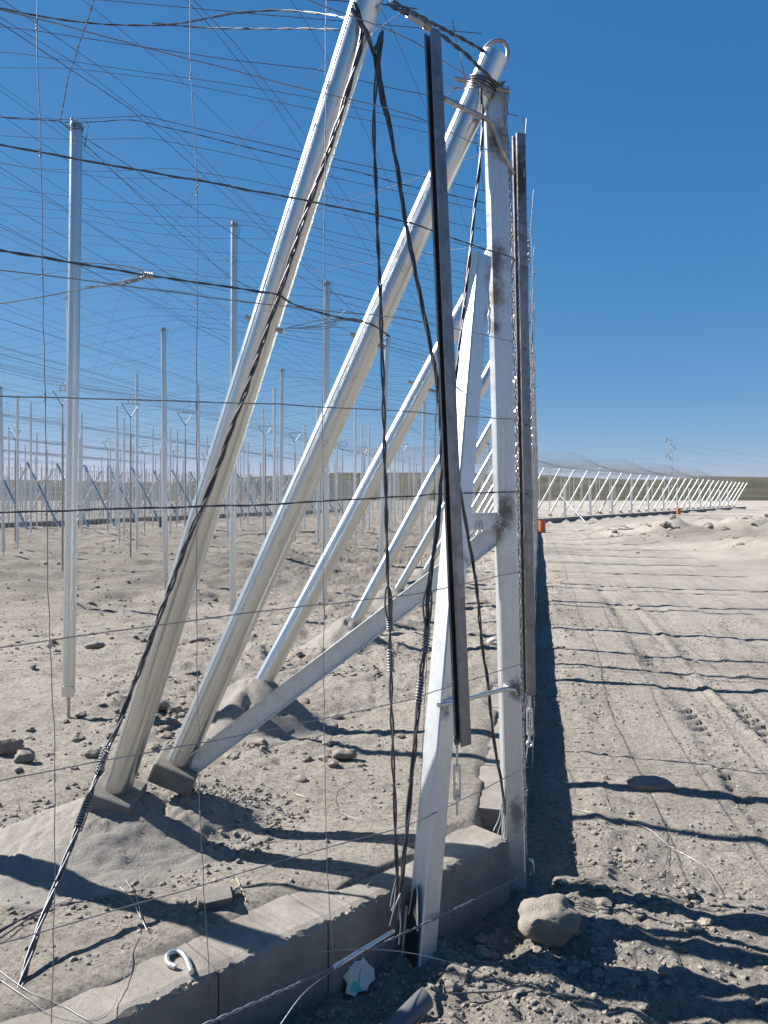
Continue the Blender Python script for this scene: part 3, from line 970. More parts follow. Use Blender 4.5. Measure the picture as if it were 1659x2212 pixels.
# channel brace (C profile) from the strut foot to the corner post
CB0 = D(408, 1658, 3.70); CB1 = D(1082, 1143, 3.60)
cb = empty('channel_brace', CB0, 'galvanized channel sloping from the second strut foot up to the corner post', 'brace')
w, f_, t_ = 0.045, 0.032, 0.004
prof = [(-w, 0), (w, 0), (w, f_), (w - t_, f_), (w - t_, t_), (-w + t_, t_), (-w + t_, f_), (-w, f_)]
axc = (CB1 - CB0).normalized()
upc = Vector((0, 0, 1)); upc = (upc - axc * upc.dot(axc)).normalized()
M['channel'] = metal('galvanized_channel', (0.58, 0.61, 0.62), 0.46, 0.62, 90, 0.08, dirt=0.25, streak=0.0)
mb = MB(); mb.extrude(prof, CB0, CB1, upc); mb.build('channel', M['channel'], cb)
o = MB().box(D(1042, 1126, 3.585), (0.075, 0, 0), (0, 0.025, 0), (0, 0, 0.040)); o.build('end_stub', M['corner'], cp)
# marker scribble on the stub
sx = MB(); q = D(1026, 1132, 3.556)
sx.tube([q + Vector((x_, 0, z_)) for x_, z_ in ((0, -0.02), (0.006, 0.015), (0.012, -0.012), (0.018, 0.016), (0.022, -0.018))], 0.0012, 4)
sx.tube([q + Vector((x_, 0, z_)) for x_, z_ in ((0.026, 0.018), (0.028, -0.012), (0.036, 0.012), (0.034, -0.02))], 0.0012, 4)
sx.build('marker_scribble', M['ink'], cp)


def c_rail(p0, p1, w, d, lip, xd, label, t=0.0035, mat='rail'):
    root = empty('gate_rail', p0, label, 'rail', 'dark steel gate rails')
    prof = [(-w, -d), (w, -d), (w, d), (lip, d), (lip, d - t), (w - t, d - t), (w - t, -d + t), (-w + t, -d + t), (-w + t, d - t), (-lip, d - t), (-lip, d), (-w, d)]
    mb = MB(); mb.extrude(prof, p0, p1, xd, closed=True); mb.build('channel', M[mat], root)
    return root


R10 = D(1000, 1608, 2.95); R11 = D(934, 72, 2.95)
rl1 = c_rail(R10, R11, 0.021, 0.023, 0.011, (-0.62, 0.78, 0), 'long dark slotted steel rail hanging in front of the leaning posts')
R20 = D(1143, 1500, 3.68); R21 = D(1120, 292, 3.68)
M['rail2'] = metal('scorched_rolled_steel', (0.235, 0.235, 0.25), 0.42, 0.85, 30, 0.25, dirt=0.35, dirtcol=(0.22, 0.19, 0.16), streak=0.5,
                   stains=[(tuple(D(1120, 380, 3.64) - R20), 0.10, 2.2, (0.02, 0.018, 0.016))])
rl2 = c_rail(R20, R21, 0.024, 0.022, 0.012, (-0.35, 0.94, 0), 'dark steel rail standing on the track side of the corner post', mat='rail2')

# bent round bars holding the rails
br = empty('bent_rod', D(1062, 268, 3.55), 'upper bent round bar from the slotted rail across the corner post', 'bar')
MB().tube(spline([D(957, 212, 2.98), D(1010, 238, 3.25), D(1048, 256, 3.48), D(1066, 272, 3.525), D(1077, 300, 3.525), D(1090, 338, 3.535), D(1108, 374, 3.62)], 0.02), 0.011, 12).build('bar', M['rod'], br)
br = empty('bent_rod', D(1110, 1490, 3.55), 'lower bent round bar welded to the brace post near its foot', 'bar')
MB().tube(spline([D(948, 1523, 3.03), D(1000, 1512, 3.15), D(1060, 1496, 3.40), D(1096, 1488, 3.53), D(1110, 1490, 3.55), D(1116, 1502, 3.57), D(1118, 1525, 3.60)], 0.02), 0.010, 12).build('bar', M['hookzinc'], br)


def turnbuckle(top, L, label, eye=True, drop=None):
    root = empty('turnbuckle', top, label, 'turnbuckle')
    top = Vector(top)
    dn = Vector((0, 0, -1)) if drop is None else Vector(drop).normalized()
    x = Vector((1, 0.2, 0)); x = (x - dn * x.dot(dn)).normalized()
    MB().tube([top, top + dn * L * 0.36], 0.0045, 8).build('threaded_rod', M['hookzinc'], root)
    body = MB()
    for s in (-1, 1):
        body.tube([top + dn * L * 0.30 + x * 0.011 * s, top + dn * L * 0.74 + x * 0.011 * s], 0.0042, 8)
    body.tube([top + dn * L * 0.27, top + dn * L * 0.32], 0.0145, 12)
    body.tube([top + dn * L * 0.72, top + dn * L * 0.77], 0.0145, 12)
    body.build('body', M['hookzinc'], root)
    low = MB()
    low.tube([top + dn * L * 0.62, top + dn * L * (0.9 if eye else 1.0)], 0.0045, 8)
    low.build('lower_rod', M['hookzinc'], root)
    if eye:
        c = top + dn * L * 0.95
        MB().tube([c + x * 0.013 * math.cos(a) + dn * 0.013 * math.sin(a) for a in np.linspace(0, 2 * math.pi, 17)], 0.0055, 8).build('eye', M['hookzinc'], root)
    return root


turnbuckle(D(987, 1612, 2.96), 0.255, 'zinc turnbuckle hanging under the slotted rail', eye=False, drop=(0.006, 0, -1))
turnbuckle(D(1144, 1500, 3.69), 0.24, 'zinc turnbuckle with eye hanging under the rail beside the track')
wl = MB(); wl.tube([D(984, 1590, 2.94), D(981, 1600, 2.93), D(986, 1616, 2.95), D(990, 1606, 2.94)], 0.003, 5)
wl.build('hanging_loop', M['wire_dark'], rl1)

# ------------------------------------------------------------------ twisted cables
def cable(label, pts, R=0.006, r=0.0045, n=3, pitch=0.16, mat='wire_dark', wraps=(), loop=None, frays=()):
    root = empty('twisted_cable', pts[-1], label, 'cable')
    mb = MB(); strands(mb, pts, R, r, n, pitch); bun = mb.build('strand_bundle', M[mat], root)
    for (a, b, turns) in wraps:
        m2 = MB(); coil(m2, a, b, R + r + 0.0035, 0.0030, turns, 5); m2.build('wire_wrap', M['wire'], root).parent = bun
    if loop:
        m3 = MB(); m3.tube(spline(loop, 0.015), r, 6); m3.build('loop', M[mat], root).parent = bun
    if frays:
        m4 = MB()
        for q in frays: m4.tube(q, r * 0.75, 5)
        m4.build('frayed_end', M['wire'], root).parent = bun
    return root


cable('twisted cable running down the front of the nearest strut to the soil',
      [D(765, 8, 3.0), D(782, 60, 2.99), D(768, 140, 2.97), D(735, 250, 2.985), D(690, 380, 3.01), D(640, 520, 3.04), D(585, 690, 3.09), D(528, 850, 3.13), D(470, 1010, 3.18), D(405, 1170, 3.23), D(345, 1330, 3.27), D(285, 1490, 3.28), D(248, 1585, 3.22), D(222, 1640, 3.14), D(180, 1760, 2.93), D(120, 1910, 2.70), D(70, 2050, 2.50), D(18, 2215, 2.28)],
      R=0.0068, r=0.0048, n=3, pitch=0.32, wraps=[(D(229, 1615, 3.16), D(212, 1672, 3.07), 9), (D(190, 1733, 2.98), D(168, 1792, 2.88), 9)])
cable('twisted cable hanging from the nearest strut top straight to the brace post foot',
      [D(822, 72, 3.04), D(812, 180, 3.04), D(808, 300, 3.04), D(813, 420, 3.03), D(818, 560, 3.03), D(824, 700, 3.03), D(829, 900, 3.02), D(834, 1100, 3.01), D(838, 1250, 3.0), D(842, 1300, 3.0), D(843, 1420, 2.99), D(848, 1600, 2.97), D(853, 1750, 2.95), D(858, 1880, 2.93), D(860, 1960, 2.92)],
      R=0.0046, r=0.0040, n=2, pitch=0.30, wraps=[(D(841, 1330, 3.0), D(842, 1362, 3.0), 6), (D(843, 1402, 2.99), D(844, 1452, 2.99), 8)],
      loop=[D(840, 1345, 2.99), D(832, 1310, 2.99), D(836, 1265, 2.99), D(846, 1290, 2.99), D(845, 1345, 2.99)],
      frays=[[D(858, 1890, 2.93), D(848, 1930, 2.91), D(843, 1958, 2.90)], [D(858, 1900, 2.93), D(852, 1950, 2.91), D(846, 1968, 2.9)]])
cable('twisted cable crossing behind the slotted rail and down to the brace post foot',
      [D(806, 110, 3.05), D(830, 220, 3.06), D(858, 360, 3.07), D(880, 500, 3.08), D(903, 620, 3.08), D(925, 720, 3.09), D(944, 820, 3.09), D(953, 950, 3.08), D(951, 1080, 3.05), D(940, 1180, 3.0), D(925, 1275, 2.97), D(921, 1370, 2.96), D(908, 1480, 2.95), D(893, 1640, 2.93), D(880, 1780, 2.91), D(868, 1900, 2.90), D(862, 1985, 2.89)],
      R=0.0058, r=0.0042, n=3, pitch=0.40, wraps=[(D(922, 1362, 2.96), D(918, 1410, 2.955), 8), (D(909, 1462, 2.95), D(903, 1520, 2.945), 9)],
      loop=[D(922, 1370, 2.95), D(914, 1310, 2.95), D(922, 1268, 2.95), D(932, 1280, 2.95), D(930, 1330, 2.95), D(922, 1370, 2.95)],
      frays=[[D(866, 1930, 2.89), D(852, 1960, 2.87), D(842, 2000, 2.86)], [D(864, 1930, 2.89), D(850, 1970, 2.88), D(846, 1988, 2.87)], [D(864, 1960, 2.89), D(866, 2000, 2.87), D(862, 2040, 2.86)]])
cable('twisted cable hanging from the corner strut head to the corner post foot',
      [D(1038, 190, 3.46), D(1042, 260, 3.46), D(1036, 360, 3.43), D(1022, 480, 3.38), D(1010, 600, 3.31), D(1000, 680, 3.25), D(988, 780, 3.2), D(980, 900, 3.16), D(988, 1020, 3.12), D(1005, 1120, 3.15), D(1022, 1220, 3.25), D(1033, 1300, 3.3), D(1042, 1400, 3.36), D(1055, 1480, 3.42), D(1062, 1560, 3.45), D(1073, 1640, 3.48), D(1085, 1700, 3.50), D(1090, 1760, 3.51)],
      R=0.0042, r=0.0034, n=3, pitch=0.34,
      frays=[[D(1088, 1720, 3.5), D(1078, 1770, 3.48), D(1066, 1795, 3.46)], [D(1089, 1730, 3.5), D(1083, 1775, 3.49), D(1075, 1802, 3.47)], [D(1090, 1740, 3.5), D(1088, 1790, 3.49), D(1082, 1815, 3.47)], [D(1092, 1700, 3.51), D(1092, 1780, 3.51), D(1090, 1822, 3.5)]])
cable('dark cable beside the first hanging cable under the nearest strut top',
      [D(826, 66, 3.06), D(820, 140, 3.06), D(824, 220, 3.07), D(834, 250, 3.07)], R=0.004, r=0.004, n=2, pitch=0.3)
cable('dark cable wrapped slantwise across the nearest strut head',
      [D(760, 20, 2.97), D(790, 70, 2.97), D(806, 112, 3.0), D(822, 78, 3.05)], R=0.006, r=0.005, n=3, pitch=0.3)
cable('upper tension cable from the nearest strut head to the loop',
      [D(845, 2, 3.08), D(940, 54, 3.30), D(1018, 95, 3.47), D(1046, 112, 3.53)], R=0.0045, r=0.0045, n=2, pitch=0.12)
cable('lower tension cable from the nearest strut head to the corner strut pin',
      [D(838, 10, 3.02), D(905, 45, 3.15), D(995, 108, 3.32), D(1072, 180, 3.46), D(1090, 178, 3.50)], R=0.0045, r=0.0045, n=2, pitch=0.12)
tb = empty('turnbuckle', D(905, 45, 3.13), 'small dark turnbuckle on the cable between the two strut heads', 'turnbuckle')
a = D(880, 32, 3.10); b_ = D(922, 58, 3.17)
MB().tube([a, a.lerp(b_, 0.2), a.lerp(b_, 0.8), b_], 0.011, 8).build('body', M['rod'], tb)
w = MB(); coil(w, a.lerp(b_, 0.85), b_ + (b_ - a) * 0.15, 0.013, 0.003, 4); w.build('wire_wrap', M['wire_new'], tb)

# mesh tie lines between corner strut and rail on the track side
for k, (lab, pts) in enumerate((
        ('thin tie wires dropping from the corner strut pin along the track-side rail', [D(1090, 190, 3.52), D(1094, 280, 3.56), D(1100, 340, 3.6), D(1104, 480, 3.64), D(1106, 700, 3.64), D(1112, 900, 3.65), D(1117, 1100, 3.65), D(1121, 1300, 3.64), D(1126, 1480, 3.62)]),
        ('second thin tie wire bundle hugging the track-side rail', [D(1098, 186, 3.55), D(1092, 300, 3.6), D(1103, 430, 3.66), D(1110, 700, 3.67), D(1119, 1000, 3.67), D(1125, 1400, 3.66), D(1132, 1640, 3.66), D(1136, 1850, 3.64)]))):
    cable(lab, pts, R=0.006, r=0.002, n=3, pitch=0.15, mat='wire')

# ------------------------------------------------------------------ front wire fence
HEXF = Vector((0.085, 2.905)); POSTF = Vector((0.635, 3.545)); LEFTF = Vector((-1.028, 2.14)); FARL = Vector((-2.6, 1.09))


def front_pt(u):
    """point of the fence line seen at column u"""
    k = (u - CX) / FP
    for a, b in ((POSTF, HEXF), (HEXF, LEFTF), (LEFTF, FARL)):
        d = b - a
        den = d.x - k * d.y
        if abs(den) < 1e-9: continue
        t = (k * a.y - a.x) / den
        if -0.001 <= t <= 1.02: return a + d * t
    return FARL


ff = empty('wire_fence', (POSTF.x, POSTF.y, 0), 'near end fence of thin horizontal and vertical wires tied to the corner post', 'fence')
for (z0, z1, r, kind, sagk) in ((0.305, 0.300, 0.0019, 1, 0), (0.735, 0.765, 0.0019, 1, 0), (1.10, 1.17, 0.0019, 1, 0), (1.452, 1.525, 0.0026, 2, 0), (1.772, 1.835, 0.0021, 1, 0), (2.10, 2.17, 0.0019, 1, 0), (2.445, 2.535, 0.0028, 2, 0), (2.80, 2.95, 0.0019, 1, 0), (3.12, 3.20, 0.0021, 1, 0)):
    pts = []
    line = [FARL, LEFTF, HEXF, POSTF]
    cum = [0, (LEFTF - FARL).length, (LEFTF - FARL).length + (HEXF - LEFTF).length, (LEFTF - FARL).length + (HEXF - LEFTF).length + (POSTF - HEXF).length]
    for i in range(37):
        s = cum[3] * i / 36
        for j in range(3):
            if s <= cum[j + 1] + 1e-6:
                q = line[j].lerp(line[j + 1], (s - cum[j]) / (cum[j + 1] - cum[j])); break
        z = z0 + (z1 - z0) * (s - cum[1]) / (cum[3] - cum[1])
        pts.append(Vector((q.x, q.y, z + 0.004 * math.sin(s * 4 + z0 * 9) + random.uniform(-0.002, 0.002))))
    xe = 0.615 - 0.115 * (z1 + 0.24) / 3.55 + 0.048
    pts = [p_ for p_ in pts if p_.x < xe - 0.01] + [Vector((xe, POSTF.y, z1))]
    mb = MB()
    if kind == 2: strands(mb, pts, 0.0013, r * 0.8, 2, 0.16, 4)
    else: mb.tube(pts, r, 5)
    o = mb.build('horizontal_wire', M['wire_dark'] if kind == 2 else M['wire'], ff)
mb = MB()
strands(mb, [D(380, 2240, 2.28), D(560, 2162, 2.42), D(720, 2090, 2.62), D(860, 2022, 2.83), D(1000, 1956, 3.1), D(1138, 1888, 3.53)], 0.003, 0.0026, 2, 0.09, 4)
mb.build('bottom_cable', M['wire'], ff)
zs = [-0.09, 0.303, 0.742, 1.115, 1.465, 1.785, 2.113, 2.46, 2.83, 3.14, 3.5]
for vi, us in enumerate((((112, 2215), (119, 1680), (108, 1390), (100, 1110), (97, 858), (92, 590), (88, 330), (80, 55), (84, -120)),
                         ((455, 2160), (432, 1760), (428, 1570), (425, 1330), (425, 1100), (425, 880), (426, 655), (425, 415), (412, 165), (410, -20)),
                         ((720, 2085), (705, 1830), (700, 1520), (699, 1300), (698, 1075), (697, 892), (699, 690), (701, 487), (703, 290), (704, 60), (705, -60)),
                         ((905, 1800), (920, 1460), (932, 1290), (938, 1070), (941, 905), (945, 740), (948, 560)))):
    pts = []
    for (u, v) in us:
        q = front_pt(u); Y = q.y - 0.006
        pts.append(D(u, v, Y))
    fine = spline(pts, 0.06)
    fine = [p_ + Vector((random.uniform(-0.002, 0.002), 0, 0)) for p_ in fine]
    mb = MB(); mb.tube(fine, 0.0014, 5)
    for p_ in pts[1:-1]:
        coil(mb, p_ + Vector((0, 0, -0.012)), p_ + Vector((0, 0, 0.012)), 0.003, 0.0013, 2.5, 4)
    mb.build('vertical_wire', M['wire'], ff)
# cable hooked on the strut pins, with a tangled splice
pc1 = D(600, 645, 3.12)
cable('dark cable tied to the strut pins with a tangled bright splice',
      [D(-60, 532, 2.2), D(0, 541, 2.35), D(160, 568, 2.60), D(315, 594, 2.85), D(480, 618, 2.98), D(560, 630, 3.04), D(600, 636, 3.06), D(640, 660, 3.14), D(740, 688, 3.3), D(800, 700, 3.42), D(842, 727, 3.48)], R=0.0024, r=0.0026, n=2, pitch=0.2)
spl = empty('wire_splice', D(315, 596, 2.84), 'tangle of bright wire ends spliced onto the pin cable', 'splice')
mb = MB()
for k in range(5):
    j = lambda: random.uniform(-4, 4)
    mb.tube(spline([D(322, 596, 2.83), D(300 + j() * 2, 604 + j() * 2, 2.82), D(270 + j() * 2, 612 + j(), 2.8), D(235 + j(), 614 + j(), 2.76), D(195 + j() * 3, 622 + j(), 2.72)], 0.02), 0.0020, 4)
coil(mb, D(330, 597, 2.85), D(306, 594, 2.83), 0.011, 0.0025, 5)
mb.tube(spline([D(195, 621, 2.72), D(100, 640, 2.6), D(0, 656, 2.45), D(-60, 668, 2.35)], 0.05), 0.0018, 4)
mb.tube(spline([D(322, 592, 2.84), D(290, 578, 2.82), D(220, 570, 2.75), D(160, 567, 2.68)], 0.03), 0.0022, 4)
mb.build('loose_ends', M['wire_new'], spl)
sp2 = empty('wire_splice', D(770, 690, 3.36), 'loose wire ends around the pin of the corner strut', 'splice')
mb = MB()
for k in range(4):
    j = lambda: random.uniform(-4, 4)
    mb.tube(spline([D(790, 694, 3.37), D(765 + j(), 690 + j(), 3.35), D(735 + j(), 690 + j(), 3.32), D(700 + j() * 4, 700 + j() * 3, 3.28), D(640 + j() * 6, 707 + j(), 3.22)], 0.03), 0.0018, 4)
mb.tube([D(700, 695, 3.28), D(735, 680, 3.28), D(745, 672, 3.27)], 0.0016, 4)
mb.build('loose_ends', M['wire'], sp2)

# ------------------------------------------------------------------ long wall wire mesh
sw = empty('wire_fence', (K.x + 0.1, K.y + 0.2, 0), 'wire mesh fence along the long kerb, seen edge-on beside the track', 'fence')
off = -LN * 0.06
for z in (0.30, 0.60, 0.92, 1.17, 1.525, 1.835, 2.17, 2.535, 2.95, 3.2):
    pts = []
    for i in range(49):
        s = 0.1 + 47.6 * (i / 48) ** 1.5
        q = K + LD * s + off
        pts.append((q.x + 0.02 * math.sin(s * 1.3 + z), q.y, z + 0.015 * math.sin(s * 1.1 + 3 * z)))
    MB().tube(pts, 0.0028, 4).build('horizontal_wire', M['wire'], sw)
vw = None
s = 0.35
while s < 47:
    q = K + LD * s + off
    ofs = Vector((q.x, q.y, -0.15))
    if vw is None:
        pts = [ofs + Vector((0.012 * math.sin(k * 2.3), 0.012 * math.cos(k * 1.7), 3.45 * k / 14)) for k in range(15)]
        mb = MB(); mb.tube(pts, 0.0022, 4)
        for k in range(1, 14, 1):
            coil(mb, pts[k] + Vector((0, 0, -0.02)), pts[k] + Vector((0, 0, 0.02)), 0.006, 0.0018, 2, 3)
        vw = mb.build('vertical_wire', M['wire'], sw)
        v0 = s
    else:
        c = vw.copy(); COL.objects.link(c); c.parent = sw
        d_ = LD * (s - v0)
        c.location = (d_.x + random.uniform(-0.03, 0.03), d_.y, random.uniform(-0.05, 0.02))
    s += 0.46
# vertical anchor cables at each strut of the long wall
for i, s in enumerate(LS[:14]):
    q = K + LD * (s + 0.12) - LN * 0.05
    pts = [Vector((q.x + 0.02 * math.sin(z * 2 + i), q.y, z)) for z in np.linspace(3.28, -0.2, 12)]
    if i < 6:
        mb = MB(); strands(mb, pts, 0.008, 0.0045, 3, 0.2, 4)
        mb.build('anchor_cable', M['wire'], sw)
    else:
        MB().tube(pts, 0.011, 4).build('anchor_cable', M['wire'], sw)

# ------------------------------------------------------------------ field posts
def ribbed_profile(r, n=28):
    return [((r * (1 - (0.06 if k % 4 == 1 else 0))) * math.cos(2 * math.pi * k / n), (r * (1 - (0.06 if k % 4 == 1 else 0))) * math.sin(2 * math.pi * k / n)) for k in range(n)]


def field_post(base, h, label, group, near=True, r=0.040):
    if not near: r = 0.036
    root = empty('field_post', base, label, 'post', group)
    base = Vector(base)
    gap = 0.16
    if near:
        mb = MB()
        pr = ribbed_profile(r)
        mb.extrude(pr, base + Vector((0, 0, gap)), base + Vector((0, 0, h)), (1, 0, 0))
        for k in range(len(mb.s)): mb.s[k] = False
        ptb = mb.build('tube', M['zinc_post'], root)
        MB().box(base + Vector((0.008, -0.035, gap + 0.02)), (0.038, 0, 0), (0, 0.012, 0), (0, 0, 0.034)).build('foot_clamp', M['zinc'], root)
        MB().tube([base + Vector((0, 0, -0.05)), base + Vector((0, 0, gap + 0.03))], 0.011, 8).build('ground_pin', M['rod'], root)
        w = MB()
        coil(w, base + Vector((0, 0, h - 0.06)), base + Vector((0, 0, h - 0.02)), r + 0.004, 0.003, 2.5)
        for k in range(3):
            a = k * 2.1 + 0.4
            w.tube([base + Vector((r * math.cos(a), r * math.sin(a), h - 0.04)), base + Vector((1.5 * r * math.cos(a), 1.5 * r * math.sin(a), h + 0.02)), base + Vector((1.9 * r * math.cos(a), 1.9 * r * math.sin(a), h - 0.01)), base + Vector((1.3 * r * math.cos(a), 1.3 * r * math.sin(a), h - 0.16))], 0.0025, 4)
        w.build('tie_wire', M['wire_dark'], root).parent = ptb
    else:
        MB().tube([base + Vector((0, 0, 0.12)), base + Vector((0, 0, h))], r, 8).build('tube', M['zinc_far'], root)
        MB().tube([base + Vector((0, 0, -0.05)), base + Vector((0, 0, 0.15))], 0.011, 4).build('ground_pin', M['rod'], root)
    return root


near_posts = [
    (148, 165, 5.40, 265, 'nearest slender ribbed post left of the struts, clamp and pin at its foot'),
    (503, 506, 9.50, 480, 'tall post rising just left of the nearest strut middle'),
    (700, 706, 10.0, 608, 'post standing between the two thickest struts'),
    (358, 353, 12.75, 708, 'post halfway between the nearest slender post and the tall post'),
    (822, 836, 13.6, 730, 'post seen behind the corner strut pin'),
    (606, 609, 16.9, 797, 'thin post framed between the tall post and the second post'),
    (160, 149, 10.7, 638, 'post partly hidden behind the nearest slender post'),
    (910, 918, 16.0, 780, 'post behind the third strut close to the slotted rail'),
    (258, 252, 23.9, 877, 'thin distant post right of the nearest slender post'),
    (8, 1, 19.7, 835, 'post cut by the left picture edge'),
    (768, 767, 24.0, 880, 'thin distant post seen beyond the corner strut'),
    (352, 350, 26.0, 895, 'thin distant post hidden behind the halfway post'),
    (426, 426, 28.0, 908, 'distant post lined up with the second vertical fence wire'),
]
taken = []
for (ub, ut, Y, vt, lab) in near_posts:
    b3 = D(ub, HZ, Y); t3 = D(ut, vt, Y)
    z = gz(b3.x, Y)
    r = field_post((b3.x, Y, z), t3.z - z, lab, 'vertical posts under the wire roof', near=Y < 20)
    lean = (t3.x - b3.x) / (t3.z - z)
    r.rotation_euler = (0, math.atan(lean), 0)
    taken.append((b3.x, Y))

proto = None
cnt = 0
for bi in range(0, 36):
    for ai in range(0, 30):
        a = 2.6 + ai * 3.65 + (bi % 2) * 0.25; b = 13.0 + bi * 2.9
        q = K + LN * a + LD * b
        if q.y < 20 or q.y > 108: continue
        u = CX + q.x / q.y * FP
        if u < -30 or u > 1620: continue
        if float(inside(q.x, q.y)) < 2.0: continue
        if any((q.x - t[0]) ** 2 + (q.y - t[1]) ** 2 < 2.0 for t in taken): continue
        # one in two of the deepest ones is hidden behind others
        if q.y > 40 and (ai + bi) % 2: continue
        if q.y > 66 and (ai + bi) % 4: continue
        jx = random.uniform(-0.12, 0.12)
        h = 4.15 if ai % 2 else 4.7
        if proto is None:
            proto = field_post((q.x + jx, q.y, 0), 4.2, None, None, near=False); r = proto
        else:
            r = copy_tree(proto)
        r.location = (q.x + jx, q.y, gz(q.x + jx, q.y))
        r.scale = (1, 1, h / 4.2 * random.uniform(0.985, 1.015))
        tag(r, 'thin pale post in the distant field of posts under the wire roof', 'post', 'distant field posts under the wire roof')
        cnt += 1
# posts further right, inside the wing behind the far row of struts
for i in range(10):
    for j in range(5):
        q = BEND + RD * (3 + 6.9 * i + random.uniform(-0.3, 0.3)) + RN * (3.2 + 4.2 * j)
        u = CX + q.x / q.y * FP
        if u < 1150 or u > 1640 or q.y > 112: continue
        r = copy_tree(proto); r.location = (q.x, q.y, 0.0)
        r.scale = (1, 1, (5.3 if i % 2 == 0 else 4.3) / 4.2)
        tag(r, 'thin tall post behind the far row of slanting struts', 'post', 'tall posts behind the far row')
# short stout posts along the far row
fp = None
for i in range(13):
    q = BEND + RD * (2.6 + 5.3 * i) + RN * 1.2
    if fp is None:
        fp = empty('short_post', (q.x, q.y, 0)); MB().tube([(q.x, q.y, -0.1), (q.x, q.y, 2.35)], 0.10, 8).build('tube', M['zinc_far'], fp)
        MB().tube([(q.x, q.y, 2.35), (q.x, q.y, 2.38)], 0.085, 8).build('cap', M['zinc_far'], fp); r = fp
    else:
        r = copy_tree(fp); r.location = (q.x, q.y, 0)
    tag(r, f'{ORD[i]} short stout upright post of the far row, counted from the kerb bend', 'post', 'short posts of the far row')

# forked poles
fk = None
FORKS = [(135, 835), (282, 865), (400, 885), (573, 915), (637, 930), (33, 925), (233, 950), (312, 960), (382, 970), (444, 976), (740, 952), (786, 962), (870, 955), (520, 968), (590, 975)]
for i, (u, v) in enumerate(FORKS):
    Y = 2.2 * FP / (HZ - v)
    q = D(u, HZ, Y)
    if fk is None:
        fk = empty('forked_pole', (q.x, q.y, 0))
        B = Vector((q.x, q.y, 0))
        MB().tube([B + Vector((0, 0, -0.1)), B + Vector((0, 0, 2.95))], 0.022, 8).build('pole', M['rod'], fk)
        MB().tube([B + Vector((0, 0, 2.9)), B + Vector((0, 0, 3.35))], 0.011, 6).build('stem', M['rod'], fk)
        m = MB()
        for s_ in (-1, 1):
            m.tube([B + Vector((0, 0, 3.3)), B + Vector((s_ * 0.2, 0, 3.62))], 0.010, 6)
            m.tube([B + Vector((s_ * 0.05, 0, 3.62)), B + Vector((s_ * 0.05, 0, 3.74)), B + Vector((s_ * 0.05 + 0.03, 0, 3.78)), B + Vector((s_ * 0.05 + 0.06, 0, 3.74))], 0.009, 5)
        m.tube([B + Vector((-0.22, 0, 3.62)), B + Vector((0.22, 0, 3.62))], 0.010, 6)
        m.build('fork_head', M['rod'], fk); r = fk
    else:
        r = copy_tree(fk); r.location = (q.x, q.y, 0)
    r.rotation_euler = (0, 0, random.uniform(-0.3, 0.3))
    if i < 6:
        lab = ['forked pole just behind the nearest slender post', 'forked pole between the nearest slender post and the halfway post', 'forked pole right of the halfway post', 'forked pole glimpsed between the nearest strut and the corner strut', 'forked pole next to the corner strut, farther of the two', 'small forked pole near the left picture edge'][i]
    else: lab = f'{ORD[sorted(FORKS, key=lambda q_: q_[1]).index((u, v))]} forked pole counting from the nearest into the distance'
    tag(r, lab, 'pole', 'forked poles carrying the wire roof')

# opposite wall far off at the left: struts leaning away, low wall under them
OA = Vector((-17.5, 35.5)); OB = Vector((-4.5, 74.0))
OD = (OB - OA).normalized(); ON = Vector((OD.y, -OD.x))
kerb('concrete_kerb', OA - OD * 2, OD, -ON, 44, 4.0, 'far dark kerb below the opposite row of crossed struts', top=0.30)
opl = None; opr = None
for i in range(20):
    q = OA + OD * (0.4 + 2.0 * i)
    if opl is None:
        b3 = Vector((q.x, q.y, 0)) + Vector((ON.x, ON.y, 0)) * 1.7
        opl = strut(b3, Vector((q.x, q.y, 3.1)) - Vector((0.15, 0, 0)), None, None, sides=8, mat='zinc', seam=False, pin=(0.95, (1, 0, 0)), pinlen=0.15)
        r = opl
    else:
        b3 = Vector((q.x, q.y, 0)) + Vector((ON.x, ON.y, 0)) * 1.7
        r = copy_tree(opl); r.location = b3
    tag(r, f'{ORD[i]} bluish strut leaning leftwards along the opposite far wall, nearest counted first', 'strut', 'struts of the opposite wall')
    q2 = q + OD * 1.2 - ON * 3.4
    b4 = Vector((q2.x, q2.y, 0)) - Vector((ON.x, ON.y, 0)) * 1.7
    if opr is None:
        opr = strut(b4, Vector((q2.x, q2.y, 3.0)) + Vector((0.15, 0, 0)), None, None, sides=8, mat='zinc_far', seam=False, pin=(0.95, (1, 0, 0)), pinlen=0.15)
        r = opr
    else:
        r = copy_tree(opr); r.location = b4
    tag(r, f'{ORD[i]} pale strut leaning rightwards behind the opposite wall, nearest counted first', 'strut', 'struts behind the opposite wall')

# distant mass of posts and mesh, too many and too thin to tell apart
fv = []; ff_ = []
def prism(x, y, z0, z1, r):
    n = len(fv)
    for (dx, dy) in ((-r, -r), (r, -r), (r, r), (-r, r)):
        fv.append((x + dx, y + dy, z0)); fv.append((x + dx, y + dy, z1))
    for k in range(4):
        a_, b_2 = n + 2 * k, n + 2 * ((k + 1) % 4)
        ff_.append((a_, b_2, b_2 + 1, a_ + 1))
for i in range(430):
    Y = random.uniform(58, 118)
    u = random.uniform(-40, 1160)
    x = (u - CX) / FP * Y
    if float(inside(x, Y)) < 3: continue
    prism(x, Y, -0.05, random.choice((2.2, 2.6, 3.0, 3.3, 4.2)), 0.030)
for i in range(130):
    t = i / 129
    q = OA + OD * (44 * t) + ON * 0.4
    prism(q.x, q.y, 0, 3.0, 0.014)
    q = OA + OD * (44 * t) - ON * 3.0
    prism(q.x, q.y, 0, 3.0, 0.014)
fo = np_mesh('distant_posts', fv, ff_, M['zinc_far'], False)
